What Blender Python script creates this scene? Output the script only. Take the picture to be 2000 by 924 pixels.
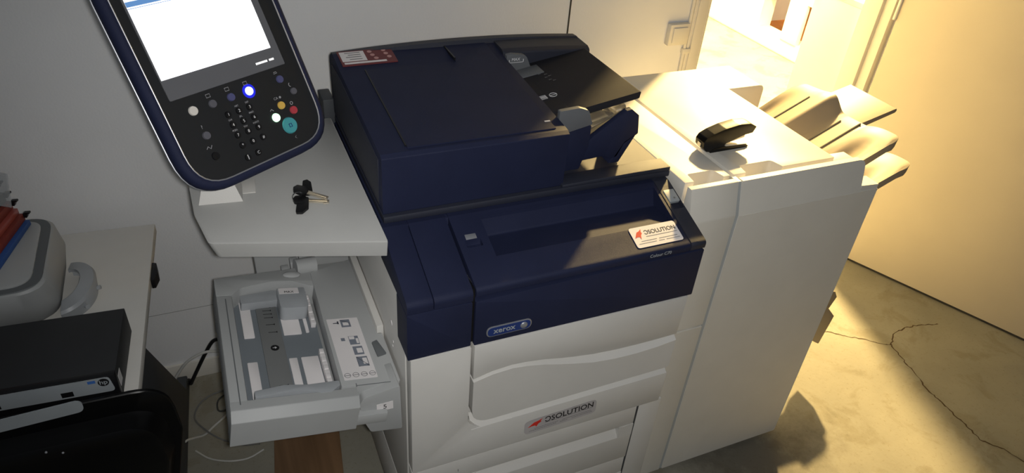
import bpy, bmesh, math, random
from mathutils import Vector, Matrix
random.seed(4)
S = bpy.context.scene
COL = S.collection
for o in list(bpy.data.objects):
    bpy.data.objects.remove(o)

# ------------------------------------------------------------------ camera, world, lamps, exposure
cam = bpy.data.cameras.new('camera')
cam.sensor_width = 36.0
cam.lens = 36.0 * 1374.39 / 2000.0
cam.clip_start = 0.02
camo = bpy.data.objects.new('camera', cam)
COL.objects.link(camo)
RX = Vector((0.91863301, -0.38887684, 0.06991561))
DY = Vector((-0.17193045, -0.55274954, -0.81541883))
FW = Vector((0.35574332, 0.73705003, -0.57463375))
CAM = Vector((0, 0, 1.75))
M = Matrix.Identity(4)
for i in range(3):
    M[i][0] = RX[i]; M[i][1] = -DY[i]; M[i][2] = -FW[i]; M[i][3] = CAM[i]
camo.matrix_world = M
S.camera = camo

W = bpy.data.worlds.new('world')
S.world = W
W.use_nodes = True
W.node_tree.nodes['Background'].inputs[0].default_value = (0.84, 0.93, 1.0, 1)
W.node_tree.nodes['Background'].inputs[1].default_value = 0.07

# the bright warm lamp of the hall behind the doorway
hl = bpy.data.lights.new('hall_lamp', 'SPOT')
hl.spot_size = math.radians(172)
hl.spot_blend = 0.25
hl.energy = 860
hl.color = (1.0, 0.70, 0.28)
hl.shadow_soft_size = 0.055
hlo = bpy.data.objects.new('hall_lamp', hl)
hlo.location = (2.565, 2.66, 2.20)
COL.objects.link(hlo)

# inferred far hall lamp; unseen lamp added to brighten the room past the opening
h2 = bpy.data.lights.new('hall_far_lamp', 'SPOT')
h2.spot_size = math.radians(112)
h2.spot_blend = 0.4
h2.energy = 900
h2.color = (1.0, 0.80, 0.45)
h2.shadow_soft_size = 0.08
h2o = bpy.data.objects.new('hall_far_lamp', h2)
h2o.location = (3.05, 4.55, 2.60)
COL.objects.link(h2o)
h3 = bpy.data.lights.new('far_room_fill_light', 'POINT')  # added fill, no such lamp in view
h3.energy = 70
h3.color = (1.0, 0.80, 0.50)
h3.shadow_soft_size = 0.08
h3o = bpy.data.objects.new('far_room_fill_light', h3)
h3o.location = (4.75, 3.5, 1.5)
COL.objects.link(h3o)

# the phone's own light, next to its lens
fl = bpy.data.lights.new('phone_light', 'SPOT')
fl.energy = 43
fl.color = (1.0, 0.985, 0.96)
fl.spot_size = math.radians(114)
fl.spot_blend = 1.0
fl.shadow_soft_size = 0.012
flo = bpy.data.objects.new('phone_light', fl)
flo.matrix_world = Matrix.Translation(RX * 0.018) @ M @ Matrix.Rotation(math.radians(-3), 4, 'Y') @ Matrix.Rotation(math.radians(3), 4, 'X')
COL.objects.link(flo)

S.view_settings.view_transform = 'Standard'
S.view_settings.look = 'None'
S.view_settings.exposure = 0.0
S.view_settings.gamma = 1.0
S.view_settings.use_curve_mapping = False

# ------------------------------------------------------------------ materials
def lin(c):
    c = c / 255.0
    return c / 12.92 if c <= 0.04045 else ((c + 0.055) / 1.055) ** 2.4

def mat(name, rgb, rough=0.5, metal=0.0, var=0.06, scale=14.0, bump=0.0, bscale=400.0, spec=0.5,
        emit=None, estr=0.0, alpha=1.0, trans=0.0, ior=1.45, coat=0.0):
    m = bpy.data.materials.new(name)
    m.use_nodes = True
    nt = m.node_tree
    b = nt.nodes['Principled BSDF']
    c = [lin(v) for v in rgb]
    tc = nt.nodes.new('ShaderNodeTexCoord')
    n = nt.nodes.new('ShaderNodeTexNoise')
    n.inputs['Scale'].default_value = scale
    n.inputs['Detail'].default_value = 5
    nt.links.new(tc.outputs['Object'], n.inputs['Vector'])
    r = nt.nodes.new('ShaderNodeValToRGB')
    r.color_ramp.elements[0].position = 0.3
    r.color_ramp.elements[1].position = 0.7
    r.color_ramp.elements[0].color = [v * (1 - var) for v in c] + [1]
    r.color_ramp.elements[1].color = [min(1, v * (1 + var)) for v in c] + [1]
    nt.links.new(n.outputs['Fac'], r.inputs['Fac'])
    nt.links.new(r.outputs['Color'], b.inputs['Base Color'])
    b.inputs['Roughness'].default_value = rough
    b.inputs['Metallic'].default_value = metal
    b.inputs['Specular IOR Level'].default_value = spec
    b.inputs['IOR'].default_value = ior
    b.inputs['Alpha'].default_value = alpha
    b.inputs['Transmission Weight'].default_value = trans
    b.inputs['Coat Weight'].default_value = coat
    if emit:
        b.inputs['Emission Color'].default_value = [lin(v) for v in emit] + [1]
        b.inputs['Emission Strength'].default_value = estr
    if bump:
        n2 = nt.nodes.new('ShaderNodeTexNoise')
        n2.inputs['Scale'].default_value = bscale
        n2.inputs['Detail'].default_value = 2
        nt.links.new(tc.outputs['Object'], n2.inputs['Vector'])
        bp = nt.nodes.new('ShaderNodeBump')
        bp.inputs['Strength'].default_value = bump
        bp.inputs['Distance'].default_value = 0.002
        nt.links.new(n2.outputs['Fac'], bp.inputs['Height'])
        nt.links.new(bp.outputs['Normal'], b.inputs['Normal'])
    return m

WHITE = mat('printer_white_plastic', (214, 212, 207), 0.45, var=0.02, bump=0.15, bscale=900)
WHITE2 = mat('finisher_white_plastic', (224, 220, 210), 0.5, var=0.02, bump=0.15, bscale=900)
SHELFW = mat('shelf_white_plastic', (200, 200, 197), 0.4, var=0.02, bump=0.15, bscale=900)
GREYW = mat('tray_grey_white_plastic', (174, 176, 176), 0.5, var=0.02, bump=0.12, bscale=900)
NAVY = mat('navy_plastic', (36, 41, 66), 0.55, var=0.06, bump=0.35, bscale=1400, spec=0.2)
NAVYT = mat('matte_charcoal_plastic', (40, 40, 46), 0.75, var=0.06, bump=0.4, bscale=1400, spec=0.25)
NAVYC = mat('charcoal_navy_plastic', (42, 45, 58), 0.52, var=0.06, bump=0.4, bscale=1400, spec=0.5)
BLACKP = mat('black_plastic', (22, 22, 24), 0.4, var=0.1)
BLACKG = mat('glossy_black_plastic', (11, 11, 12), 0.3, var=0.1, spec=0.35)
PCBLACK = mat('matte_black_painted_metal', (46, 47, 49), 0.6, var=0.06, bump=0.1, bscale=900)
DKGREY = mat('dark_grey_plastic', (66, 69, 73), 0.6)
GUIDE = mat('grey_guide_plastic', (102, 105, 109), 0.5)
TGUIDE = mat('pale_grey_guide_plastic', (166, 170, 174), 0.4)
POWERB = mat('bright_button', (226, 222, 215), 0.3)
LED_HALO = mat('blue_halo_glow', (30, 30, 120), 0.4, emit=(24, 34, 235), estr=0.8)  # glow that imitates the halo around the lit blue button
BLUEGREY = mat('blue_grey_plastic', (124, 131, 137), 0.5, var=0.04)
JOINT = mat('grey_joint_plastic', (176, 180, 180), 0.5)
STRIPG = mat('size_strip_grey', (122, 124, 124), 0.55, var=0.04)
MIDGREY = mat('mid_grey_plastic', (104, 108, 110), 0.55, var=0.04)
CREAM = mat('tray_cream_plastic', (166, 152, 128), 0.5, var=0.02)
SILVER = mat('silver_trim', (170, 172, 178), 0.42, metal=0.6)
STEEL = mat('brushed_steel', (222, 216, 200), 0.5, metal=0.35)
METAL = mat('bright_key_metal', (214, 204, 184), 0.35, metal=0.7)
CHROME = mat('chrome', (190, 190, 190), 0.15, metal=1.0)
SILVERP = mat('silver_grey_plastic', (158, 164, 168), 0.45)
WALLM = mat('painted_wall', (234, 235, 236), 0.8, var=0.03, scale=3.0, bump=0.25, bscale=180)
DESKW = mat('desk_laminate', (222, 220, 214), 0.5, var=0.02)
TRIMW = mat('white_painted_trim', (224, 221, 212), 0.55, var=0.02)
DOORM = mat('painted_door', (224, 213, 190), 0.55, var=0.025, scale=5)
CABINET = mat('hall_cabinet_paint', (236, 234, 222), 0.5, var=0.01)
SEAM_SHADE = mat('dark_seam_and_shade', (60, 58, 54), 0.8)
INK = mat('black_ink', (24, 24, 26), 0.6)
GREYINK = mat('grey_ink', (112, 112, 114), 0.6)
WHITEINK = mat('white_ink', (225, 225, 228), 0.6)
PAPER = mat('white_sticker', (232, 228, 228), 0.5, var=0.01)
REDINK = mat('red_ink', (214, 50, 38), 0.5)
BLUEINK = mat('blue_ink', (66, 110, 182), 0.5)
MAROON = mat('maroon_sticker', (112, 52, 54), 0.5)
BADGE = mat('blue_badge', (34, 56, 116), 0.3)
SCREENG = mat('dark_screen_glass', (104, 105, 110), 0.25, var=0.02)
PANELB = mat('panel_black_face', (38, 39, 41), 0.4, var=0.04)
SCREENW = mat('lit_screen_white', (250, 250, 250), 0.3, var=0.0, emit=(252, 253, 255), estr=1.15)
SCREENB = mat('lit_screen_blue', (60, 90, 140), 0.3, var=0.0, emit=(96, 140, 190), estr=0.9)
SCREENT = mat('lit_screen_text', (210, 210, 210), 0.3, var=0.0, emit=(255, 255, 255), estr=0.8)
BTN_GREY = mat('button_grey', (96, 96, 104), 0.4)
BTN_BLUE = mat('button_blue_grey', (84, 86, 128), 0.4)
BTN_TEAL = mat('button_teal', (74, 158, 166), 0.4)
BTN_YEL = mat('button_yellow', (228, 186, 92), 0.4)
BTN_RED = mat('button_red', (182, 66, 76), 0.4)
LED_BLUE = mat('lit_blue_button', (150, 170, 255), 0.3, emit=(205, 215, 255), estr=1.6)
LED_GREEN = mat('lit_green_button', (200, 255, 210), 0.3, emit=(190, 255, 205), estr=2.0)
CLEAR = mat('clear_plastic', (240, 236, 225), 0.12, var=0.0, trans=0.9)
FROST = mat('translucent_plastic', (196, 200, 202), 0.3, var=0.0, alpha=0.35)
RED_F = mat('red_card', (128, 50, 40), 0.6)
RED2_F = mat('pale_red_plastic_edge', (168, 82, 72), 0.35)
GREEN_F = mat('dark_green_card', (50, 60, 44), 0.6)
BLUE_F = mat('blue_card', (46, 84, 150), 0.55)
WOOD_H = mat('brown_floorboards', (186, 116, 48), 0.5, var=0.4, scale=5)
CABLE_W = mat('white_cable', (196, 196, 192), 0.5)
CABLE_G = mat('grey_cable', (120, 120, 118), 0.5)
CRACK = mat('crack_dark', (78, 62, 40), 0.9)

def concrete():
    m = bpy.data.materials.new('worn_concrete')
    m.use_nodes = True
    nt = m.node_tree
    b = nt.nodes['Principled BSDF']
    tc = nt.nodes.new('ShaderNodeTexCoord')
    def noise(s, d, rough=0.6, dist=0.0):
        n = nt.nodes.new('ShaderNodeTexNoise')
        n.inputs['Scale'].default_value = s
        n.inputs['Detail'].default_value = d
        n.inputs['Roughness'].default_value = rough
        n.inputs['Distortion'].default_value = dist
        nt.links.new(tc.outputs['Object'], n.inputs['Vector'])
        return n
    def ramp(n, p0, c0, p1, c1):
        r = nt.nodes.new('ShaderNodeValToRGB')
        e = r.color_ramp.elements
        e[0].position = p0; e[0].color = c0
        e[1].position = p1; e[1].color = c1
        nt.links.new(n.outputs['Fac'], r.inputs['Fac'])
        return r
    base = ramp(noise(2.2, 6), 0.3, (0.245, 0.233, 0.189, 1), 0.7, (0.343, 0.326, 0.264, 1))
    patch = ramp(noise(5.5, 8, 0.65, 0.6), 0.52, (1, 1, 1, 1), 0.60, (0.86, 0.84, 0.79, 1))
    speck = ramp(noise(85, 8, 0.75), 0.56, (1, 1, 1, 1), 0.68, (0.74, 0.71, 0.63, 1))
    def mul(a, bb):
        x = nt.nodes.new('ShaderNodeMixRGB')
        x.blend_type = 'MULTIPLY'
        x.inputs['Fac'].default_value = 1
        nt.links.new(a.outputs['Color'], x.inputs['Color1'])
        nt.links.new(bb.outputs['Color'], x.inputs['Color2'])
        return x
    x = mul(mul(base, patch), speck)
    # dark stain on the concrete, stretched to paint shade along the finisher front
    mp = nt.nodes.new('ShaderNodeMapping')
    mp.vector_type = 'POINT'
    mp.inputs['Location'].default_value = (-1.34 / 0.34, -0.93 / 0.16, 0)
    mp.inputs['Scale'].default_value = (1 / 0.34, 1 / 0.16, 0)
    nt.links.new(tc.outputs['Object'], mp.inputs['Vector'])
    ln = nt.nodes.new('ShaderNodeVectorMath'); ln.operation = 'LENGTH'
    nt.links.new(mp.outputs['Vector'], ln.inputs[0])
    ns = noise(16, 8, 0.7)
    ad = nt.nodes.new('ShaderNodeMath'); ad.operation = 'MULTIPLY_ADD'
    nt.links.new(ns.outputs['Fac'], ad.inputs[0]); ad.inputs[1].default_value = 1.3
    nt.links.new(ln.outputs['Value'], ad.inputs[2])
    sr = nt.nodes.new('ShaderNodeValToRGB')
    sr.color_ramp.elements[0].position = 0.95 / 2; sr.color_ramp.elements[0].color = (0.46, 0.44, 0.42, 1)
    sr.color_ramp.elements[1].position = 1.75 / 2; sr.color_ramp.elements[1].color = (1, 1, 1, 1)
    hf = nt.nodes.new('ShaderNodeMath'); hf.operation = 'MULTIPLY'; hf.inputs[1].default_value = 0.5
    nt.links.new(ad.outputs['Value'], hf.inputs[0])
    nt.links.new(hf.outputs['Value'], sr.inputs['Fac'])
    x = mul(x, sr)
    nt.links.new(x.outputs['Color'], b.inputs['Base Color'])
    b.inputs['Roughness'].default_value = 0.75
    bp = nt.nodes.new('ShaderNodeBump')
    bp.inputs['Strength'].default_value = 0.25
    bp.inputs['Distance'].default_value = 0.003
    nt.links.new(noise(40, 6).outputs['Fac'], bp.inputs['Height'])
    nt.links.new(bp.outputs['Normal'], b.inputs['Normal'])
    return m
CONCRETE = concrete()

def woodboard():
    m = bpy.data.materials.new('laminate_board')
    m.use_nodes = True
    nt = m.node_tree
    b = nt.nodes['Principled BSDF']
    tc = nt.nodes.new('ShaderNodeTexCoord')
    mp = nt.nodes.new('ShaderNodeMapping')
    mp.inputs['Scale'].default_value = (22, 1.3, 4)
    nt.links.new(tc.outputs['Object'], mp.inputs['Vector'])
    n = nt.nodes.new('ShaderNodeTexNoise')
    n.inputs['Scale'].default_value = 1.0
    n.inputs['Detail'].default_value = 5
    nt.links.new(mp.outputs['Vector'], n.inputs['Vector'])
    r = nt.nodes.new('ShaderNodeValToRGB')
    r.color_ramp.elements[0].position = 0.32
    r.color_ramp.elements[1].position = 0.68
    r.color_ramp.elements[0].color = (lin(104), lin(78), lin(54), 1)
    r.color_ramp.elements[1].color = (lin(140), lin(108), lin(78), 1)
    nt.links.new(n.outputs['Fac'], r.inputs['Fac'])
    nt.links.new(r.outputs['Color'], b.inputs['Base Color'])
    b.inputs['Roughness'].default_value = 0.5
    return m
BOARD = woodboard()

# ------------------------------------------------------------------ mesh helpers
class MB:
    """collects shapes (world coordinates, or local ones moved by xf) into one mesh"""
    def __init__(self, xf=None):
        self.bm = bmesh.new()
        self.xf = xf
    def add(self, t, xf=None):
        x = xf if xf is not None else self.xf
        if x is not None:
            bmesh.ops.transform(t, matrix=x, verts=t.verts)
        me = bpy.data.meshes.new('tmp')
        t.to_mesh(me)
        t.free()
        self.bm.from_mesh(me)
        bpy.data.meshes.remove(me)
        return self
    def box(self, x0, x1, y0, y1, z0, z1, bev=0.0, seg=2, xf=None):
        t = bmesh.new()
        bmesh.ops.create_cube(t, size=1.0)
        for v in t.verts:
            v.co = Vector(((x0 + x1) / 2 + v.co.x * (x1 - x0), (y0 + y1) / 2 + v.co.y * (y1 - y0), (z0 + z1) / 2 + v.co.z * (z1 - z0)))
        if bev:
            bmesh.ops.bevel(t, geom=t.edges[:], offset=bev, segments=seg, affect='EDGES', profile=0.5)
        return self.add(t, xf)
    def prism(self, pts, axis, a0, a1, bev=0.0, seg=2, xf=None):
        t = bmesh.new()
        def mk(p, a):
            if axis == 'x': return (a, p[0], p[1])
            if axis == 'y': return (p[0], a, p[1])
            return (p[0], p[1], a)
        va = [t.verts.new(mk(p, a0)) for p in pts]
        vb = [t.verts.new(mk(p, a1)) for p in pts]
        t.faces.new(va)
        t.faces.new(list(reversed(vb)))
        n = len(pts)
        for i in range(n):
            t.faces.new((va[i], vb[i], vb[(i + 1) % n], va[(i + 1) % n]))
        bmesh.ops.recalc_face_normals(t, faces=t.faces[:])
        if bev:
            bmesh.ops.bevel(t, geom=t.edges[:], offset=bev, segments=seg, affect='EDGES', profile=0.5, clamp_overlap=True)
        return self.add(t, xf)
    def loft(self, rings, cap=True, xf=None):
        t = bmesh.new()
        rv = [[t.verts.new(p) for p in r] for r in rings]
        n = len(rings[0])
        for a, b in zip(rv[:-1], rv[1:]):
            for i in range(n):
                t.faces.new((a[i], a[(i + 1) % n], b[(i + 1) % n], b[i]))
        if cap:
            t.faces.new(list(reversed(rv[0])))
            t.faces.new(rv[-1])
        bmesh.ops.recalc_face_normals(t, faces=t.faces[:])
        return self.add(t, xf)
    def strip(self, a, b, xf=None):
        t = bmesh.new()
        va = [t.verts.new(p) for p in a]
        vb = [t.verts.new(p) for p in b]
        for i in range(len(a) - 1):
            t.faces.new((va[i], va[i + 1], vb[i + 1], vb[i]))
        return self.add(t, xf)
    def cyl(self, p0, p1, r0, r1=None, n=24, bev=0.0, xf=None):
        r1 = r0 if r1 is None else r1
        p0 = Vector(p0); p1 = Vector(p1)
        d = p1 - p0
        t = bmesh.new()
        bmesh.ops.create_cone(t, cap_ends=True, cap_tris=False, segments=n, radius1=r0, radius2=r1, depth=d.length)
        if bev:
            ed = [e for e in t.edges if len(e.link_faces) == 2 and any(len(f.verts) > 4 for f in e.link_faces)]
            bmesh.ops.bevel(t, geom=ed, offset=bev, segments=2, affect='EDGES', profile=0.5)
        q = Vector((0, 0, 1)).rotation_difference(d.normalized()).to_matrix().to_4x4()
        bmesh.ops.transform(t, matrix=Matrix.Translation((p0 + p1) / 2) @ q, verts=t.verts)
        return self.add(t, xf)
    def ball(self, c, r, sc=(1, 1, 1), xf=None):
        t = bmesh.new()
        bmesh.ops.create_uvsphere(t, u_segments=20, v_segments=12, radius=r)
        for v in t.verts:
            v.co = Vector((c[0] + v.co.x * sc[0], c[1] + v.co.y * sc[1], c[2] + v.co.z * sc[2]))
        return self.add(t, xf)
    def tube(self, path, r, n=10, closed=False, xf=None):
        P = [Vector(p) for p in path]
        t = bmesh.new()
        rings = []
        k = len(P)
        up = Vector((0, 0, 1))
        prev = None
        for i in range(k):
            if closed:
                d = P[(i + 1) % k] - P[i - 1]
            else:
                d = P[min(i + 1, k - 1)] - P[max(i - 1, 0)]
            d.normalize()
            if prev is None:
                s = d.cross(up)
                if s.length < 1e-3: s = d.cross(Vector((1, 0, 0)))
                s.normalize()
            else:
                s = prev - d * prev.dot(d)
                s.normalize()
            prev = s
            u = s.cross(d)
            rings.append([t.verts.new(P[i] + (s * math.cos(2 * math.pi * j / n) + u * math.sin(2 * math.pi * j / n)) * r) for j in range(n)])
        m = k if closed else k - 1
        for i in range(m):
            a = rings[i]; b = rings[(i + 1) % k]
            for j in range(n):
                t.faces.new((a[j], a[(j + 1) % n], b[(j + 1) % n], b[j]))
        if not closed:
            t.faces.new(rings[0]); t.faces.new(rings[-1])
        bmesh.ops.recalc_face_normals(t, faces=t.faces[:])
        return self.add(t, xf)

def smooth_path(pts, n=8):
    P = [Vector(p) for p in pts]
    P = [P[0] * 2 - P[1]] + P + [P[-1] * 2 - P[-2]]
    out = []
    for i in range(1, len(P) - 2):
        for k in range(n):
            t = k / n
            a, b, c, d = P[i - 1], P[i], P[i + 1], P[i + 2]
            out.append(0.5 * ((2 * b) + (c - a) * t + (2 * a - 5 * b + 4 * c - d) * t * t + (3 * b - a - 3 * c + d) * t ** 3))
    out.append(P[-2])
    return out

def rpoly(pts, rad, n=6):
    """2D polygon with rounded corners; rad is one radius or one per corner"""
    out = []
    k = len(pts)
    if not isinstance(rad, (list, tuple)): rad = [rad] * k
    for i in range(k):
        p = Vector(pts[i][:2]); a = Vector(pts[i - 1][:2]); b = Vector(pts[(i + 1) % k][:2])
        r = rad[i]
        if r <= 0:
            out.append((p.x, p.y)); continue
        u = (a - p).normalized(); v = (b - p).normalized()
        ang = u.angle(v)
        d = min(r / math.tan(ang / 2), (a - p).length * 0.49, (b - p).length * 0.49)
        p0 = p + u * d; p1 = p + v * d
        for j in range(n + 1):
            t = j / n
            q = p0 * (1 - t) ** 2 + p * 2 * t * (1 - t) + p1 * t * t
            out.append((q.x, q.y))
    return out

def rrect(x0, x1, y0, y1, r, n=6):
    return rpoly([(x0, y0), (x1, y0), (x1, y1), (x0, y1)], r, n)

ROOT = {}
def obj(name, mb, m, parent=None, label=None, kind=None, smooth=True, angle=38):
    bm = mb.bm if isinstance(mb, MB) else mb
    off = ROOT.get(parent.name, Vector((0, 0, 0))) if parent else Vector((0, 0, 0))
    bmesh.ops.transform(bm, matrix=Matrix.Translation(-off), verts=bm.verts)
    if smooth:
        for f in bm.faces: f.smooth = True
        for e in bm.edges:
            e.smooth = len(e.link_faces) == 2 and e.calc_face_angle(0.0) < math.radians(angle)
    me = bpy.data.meshes.new(name)
    bm.to_mesh(me)
    bm.free()
    me.materials.append(m)
    o = bpy.data.objects.new(name, me)
    COL.objects.link(o)
    if parent:
        o.parent = parent
        ROOT[o.name] = off
    if label: o['label'] = label
    if kind: o['kind'] = kind
    return o

def tag(o, label, cat, group=None):
    o['label'] = label
    o['category'] = cat
    if group: o['group'] = group
    return o

def thing(name, label, cat, loc, group=None):
    o = bpy.data.objects.new(name, None)
    o.empty_display_size = 0.05
    COL.objects.link(o)
    o.location = loc
    ROOT[o.name] = Vector(loc)
    return tag(o, label, cat, group)

def free(name, mb, m, label, cat, group=None):
    """a one-mesh thing whose origin sits at the middle of its base"""
    bm = mb.bm
    xs = [v.co.x for v in bm.verts]; ys = [v.co.y for v in bm.verts]; zs = [v.co.z for v in bm.verts]
    c = Vector(((min(xs) + max(xs)) / 2, (min(ys) + max(ys)) / 2, min(zs)))
    bmesh.ops.transform(bm, matrix=Matrix.Translation(-c), verts=bm.verts)
    o = obj(name, mb, m)
    o.location = c
    ROOT[o.name] = c
    return tag(o, label, cat, group)

def cut(o, mb):
    """subtract the shapes of mb (world coordinates) from o"""
    off = ROOT.get(o.name, Vector((0, 0, 0)))
    me = bpy.data.meshes.new('cutter')
    bmesh.ops.transform(mb.bm, matrix=Matrix.Translation(-off), verts=mb.bm.verts)
    mb.bm.to_mesh(me); mb.bm.free()
    c = bpy.data.objects.new('cutter', me)
    COL.objects.link(c)
    c.matrix_world = Matrix.Translation(off)
    bpy.context.view_layer.update()
    md = o.modifiers.new('cut', 'BOOLEAN')
    md.object = c; md.operation = 'DIFFERENCE'; md.solver = 'EXACT'
    dg = bpy.context.evaluated_depsgraph_get()
    dg.update()
    new = bpy.data.meshes.new_from_object(o.evaluated_get(dg))
    o.modifiers.clear()
    old = o.data
    bm = bmesh.new(); bm.from_mesh(new)
    for f in bm.faces: f.smooth = True
    for e in bm.edges:
        e.smooth = len(e.link_faces) == 2 and e.calc_face_angle(0.0) < math.radians(38)
    bm.to_mesh(new); bm.free()
    o.data = new
    new.name = old.name
    bpy.data.objects.remove(c)
    bpy.data.meshes.remove(old)
    return o

def text_bm(mb, body, size, xf=None, sx=1.0, align='CENTER', ext=0.00015, bold=0.0):
    """adds lettering to mb; xf places its baseline plane (x right, y up, z out)"""
    cu = bpy.data.curves.new('t', 'FONT')
    cu.body = body
    cu.size = size
    cu.align_x = align
    cu.align_y = 'CENTER'
    cu.extrude = ext
    cu.offset = bold
    cu.resolution_u = 3
    t = bpy.data.objects.new('t', cu)
    COL.objects.link(t)
    bpy.context.view_layer.update()
    dg = bpy.context.evaluated_depsgraph_get()
    me = bpy.data.meshes.new_from_object(t.evaluated_get(dg))
    b = bmesh.new(); b.from_mesh(me)
    bmesh.ops.transform(b, matrix=Matrix.Diagonal((sx, 1, 1, 1)), verts=b.verts)
    bpy.data.objects.remove(t); bpy.data.curves.remove(cu); bpy.data.meshes.remove(me)
    mb.add(b, xf)
    return mb

def frame(o, x, y):
    """matrix with origin o, x axis along x, y axis near y"""
    x = Vector(x).normalized(); y = Vector(y)
    z = x.cross(y).normalized(); y = z.cross(x)
    m = Matrix.Identity(4)
    for i in range(3):
        m[i][0] = x[i]; m[i][1] = y[i]; m[i][2] = z[i]; m[i][3] = o[i]
    return m

FRONT = lambda x, y, z: frame((x, y, z), (1, 0, 0), (0, 0, 1))

# ------------------------------------------------------------------ setting
WY = 1.829
def struct(name, mb, m, parent=None):
    return obj(name, mb, m, parent, kind=None if parent else 'structure')

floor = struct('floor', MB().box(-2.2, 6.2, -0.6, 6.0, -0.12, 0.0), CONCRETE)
def ribbon(pts, w):
    mb = MB()
    P = [Vector((p[0], p[1], 0.0006)) for p in pts]
    fine = []
    for a, b in zip(P[:-1], P[1:]):
        for k in range(6):
            q = a.lerp(b, k / 6)
            fine.append(q + Vector((random.uniform(-1, 1), random.uniform(-1, 1), 0)) * 0.0035)
    fine.append(P[-1])
    L = []; R = []
    for i, p in enumerate(fine):
        d = (fine[min(i + 1, len(fine) - 1)] - fine[max(i - 1, 0)]).normalized()
        s = Vector((-d.y, d.x, 0)) * w * random.uniform(0.35, 1.0)
        L.append(p + s); R.append(p - s)
    return mb.strip(L, R)
obj('crack', ribbon([(1.93, 1.35), (1.988, 1.31), (2.031, 1.272), (2.09, 1.231), (2.159, 1.176), (2.178, 1.17), (2.234, 1.21), (2.311, 1.221), (2.375, 1.218), (2.458, 1.196)], 0.0028), CRACK, floor)
obj('crack', ribbon([(2.178, 1.17), (2.156, 1.092), (2.143, 1.026), (2.116, 0.949), (2.119, 0.9), (2.111, 0.834), (2.108, 0.775), (2.102, 0.724), (2.142, 0.674), (2.17, 0.6)], 0.0032), CRACK, floor)

DX0, DX1, DZ = 1.507, 2.393, 2.08
wall = struct('wall_back', MB().box(-2.2, DX0, WY, WY + 0.12, 0, 2.75).box(DX1, 6.2, WY, WY + 0.12, 0, 2.75).box(DX0, DX1, WY, WY + 0.12, DZ, 2.75), WALLM)
obj('joint', MB().box(1.0055, 1.0105, WY - 0.0012, WY + 0.001, 0, 2.75), SEAM_SHADE, wall)
obj('joint', MB().box(-2.2, 0.9, WY - 0.0006, WY + 0.001, 0.2775, 0.2790), mat('faint_seam', (150, 150, 147), 0.8), wall)
struct('baseboard_back', MB().box(-2.2, 1.30, WY - 0.008, WY, 0, 0.068, 0.002), TRIMW)
# doorway trim: jambs with a stop, lintel
struct('trim_1', MB().box(DX0 - 0.036, DX0 + 0.0, WY - 0.006, WY + 0.001, 0, DZ + 0.05, 0.002).box(DX0 - 0.001, DX0 + 0.014, WY, WY + 0.125, 0, DZ, 0.002), TRIMW)
struct('trim_2', MB().box(DX1 - 0.030, DX1 + 0.001, WY + 0.002, WY + 0.125, 0, DZ, 0.002).box(DX1 - 0.046, DX1 - 0.029, WY + 0.045, WY + 0.125, 0, DZ, 0.002), TRIMW)
struct('trim_3', MB().box(DX0, DX1, WY, WY + 0.12, DZ - 0.03, DZ + 0.002, 0.002), TRIMW)
# the open door leaf
HP = Vector((2.3515, 1.796, 0.012)); DD = Vector((0.408, -0.913, 0)).normalized(); DN = Vector((0.913, 0.408, 0)).normalized()
dxf = frame(HP, DD, (0, 0, 1))
dxf = Matrix.Identity(4)
for i in range(3):
    dxf[i][0] = DD[i]; dxf[i][1] = DN[i]; dxf[i][2] = (0, 0, 1)[i]; dxf[i][3] = HP[i]
door = struct('door_1', MB(dxf).box(0, 0.90, 0, 0.04, 0, 2.03, 0.0015), DOORM)
for z in (0.25, 1.0, 1.75):
    obj('hinge', MB(dxf).cyl((-0.006, 0.0, z), (-0.006, 0.0, z + 0.09), 0.007), TRIMW, door)
obj('bottom_gap_shade', MB(dxf).box(0.002, 0.898, 0.004, 0.036, -0.010, 0.001), SEAM_SHADE, door)  # dark strip painted for the shadow gap under the door leaf
hd = MB(dxf).box(0.83, 0.87, -0.008, 0.0, 0.93, 1.10, 0.003).cyl((0.85, -0.008, 1.04), (0.85, -0.045, 1.04), 0.009).cyl((0.85, -0.045, 1.04), (0.74, -0.045, 1.04), 0.009)
obj('door_handle', hd, CHROME, door)

# hall behind the doorway
HX = 3.88
struct('wall_hall_right', MB().box(HX, HX + 0.12, WY + 0.12, 3.60, 0, 2.75).box(HX, HX + 0.12, 4.09, 6.0, 0, 2.75).box(HX, HX + 0.12, 3.60, 4.09, 0.40, 2.75).box(HX, HX + 0.12, 3.60, 4.09, 0, 0.115), TRIMW)
struct('wall_hall_far', MB().box(0.4, HX, 5.6, 5.72, 0, 2.75), WALLM)
struct('wall_hall_left', MB().box(0.4, 0.52, WY + 0.12, 5.6, 0, 2.75), WALLM)
struct('ceiling', MB().box(0.4, HX + 0.12, WY + 0.12, 5.72, 2.75, 2.85), WALLM)
struct('trim_4', MB().box(HX - 0.008, HX + 0.03, 3.668, 3.83, 0.112, 0.402, 0.003), TRIMW)
struct('baseboard_hall_right', MB().box(HX - 0.006, HX, 3.55, 5.6, 0.006, 0.06, 0.002), TRIMW)
struct('floor_hall_beyond', MB().box(HX + 0.12, 6.1, 3.0, 5.9, 0.0, 0.02), WOOD_H)
struct('wall_hall_beyond', MB().box(HX + 0.12, 4.62, 4.42, 4.52, 0.0, 2.5).box(4.60, 6.1, 4.82, 4.92, 0.0, 2.5), TRIMW)
cb = thing('low_cabinet', 'low white cabinet standing just inside the bright doorway', 'cabinet', (2.62, 2.10, 0))
obj('carcass', MB().box(2.40, 2.84, 1.955, 2.245, 0.0, 0.985, 0.003), CABINET, cb)
obj('cabinet_top', MB().box(2.397, 2.85, 1.952, 2.25, 0.985, 1.008, 0.003), TRIMW, cb)

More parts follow.
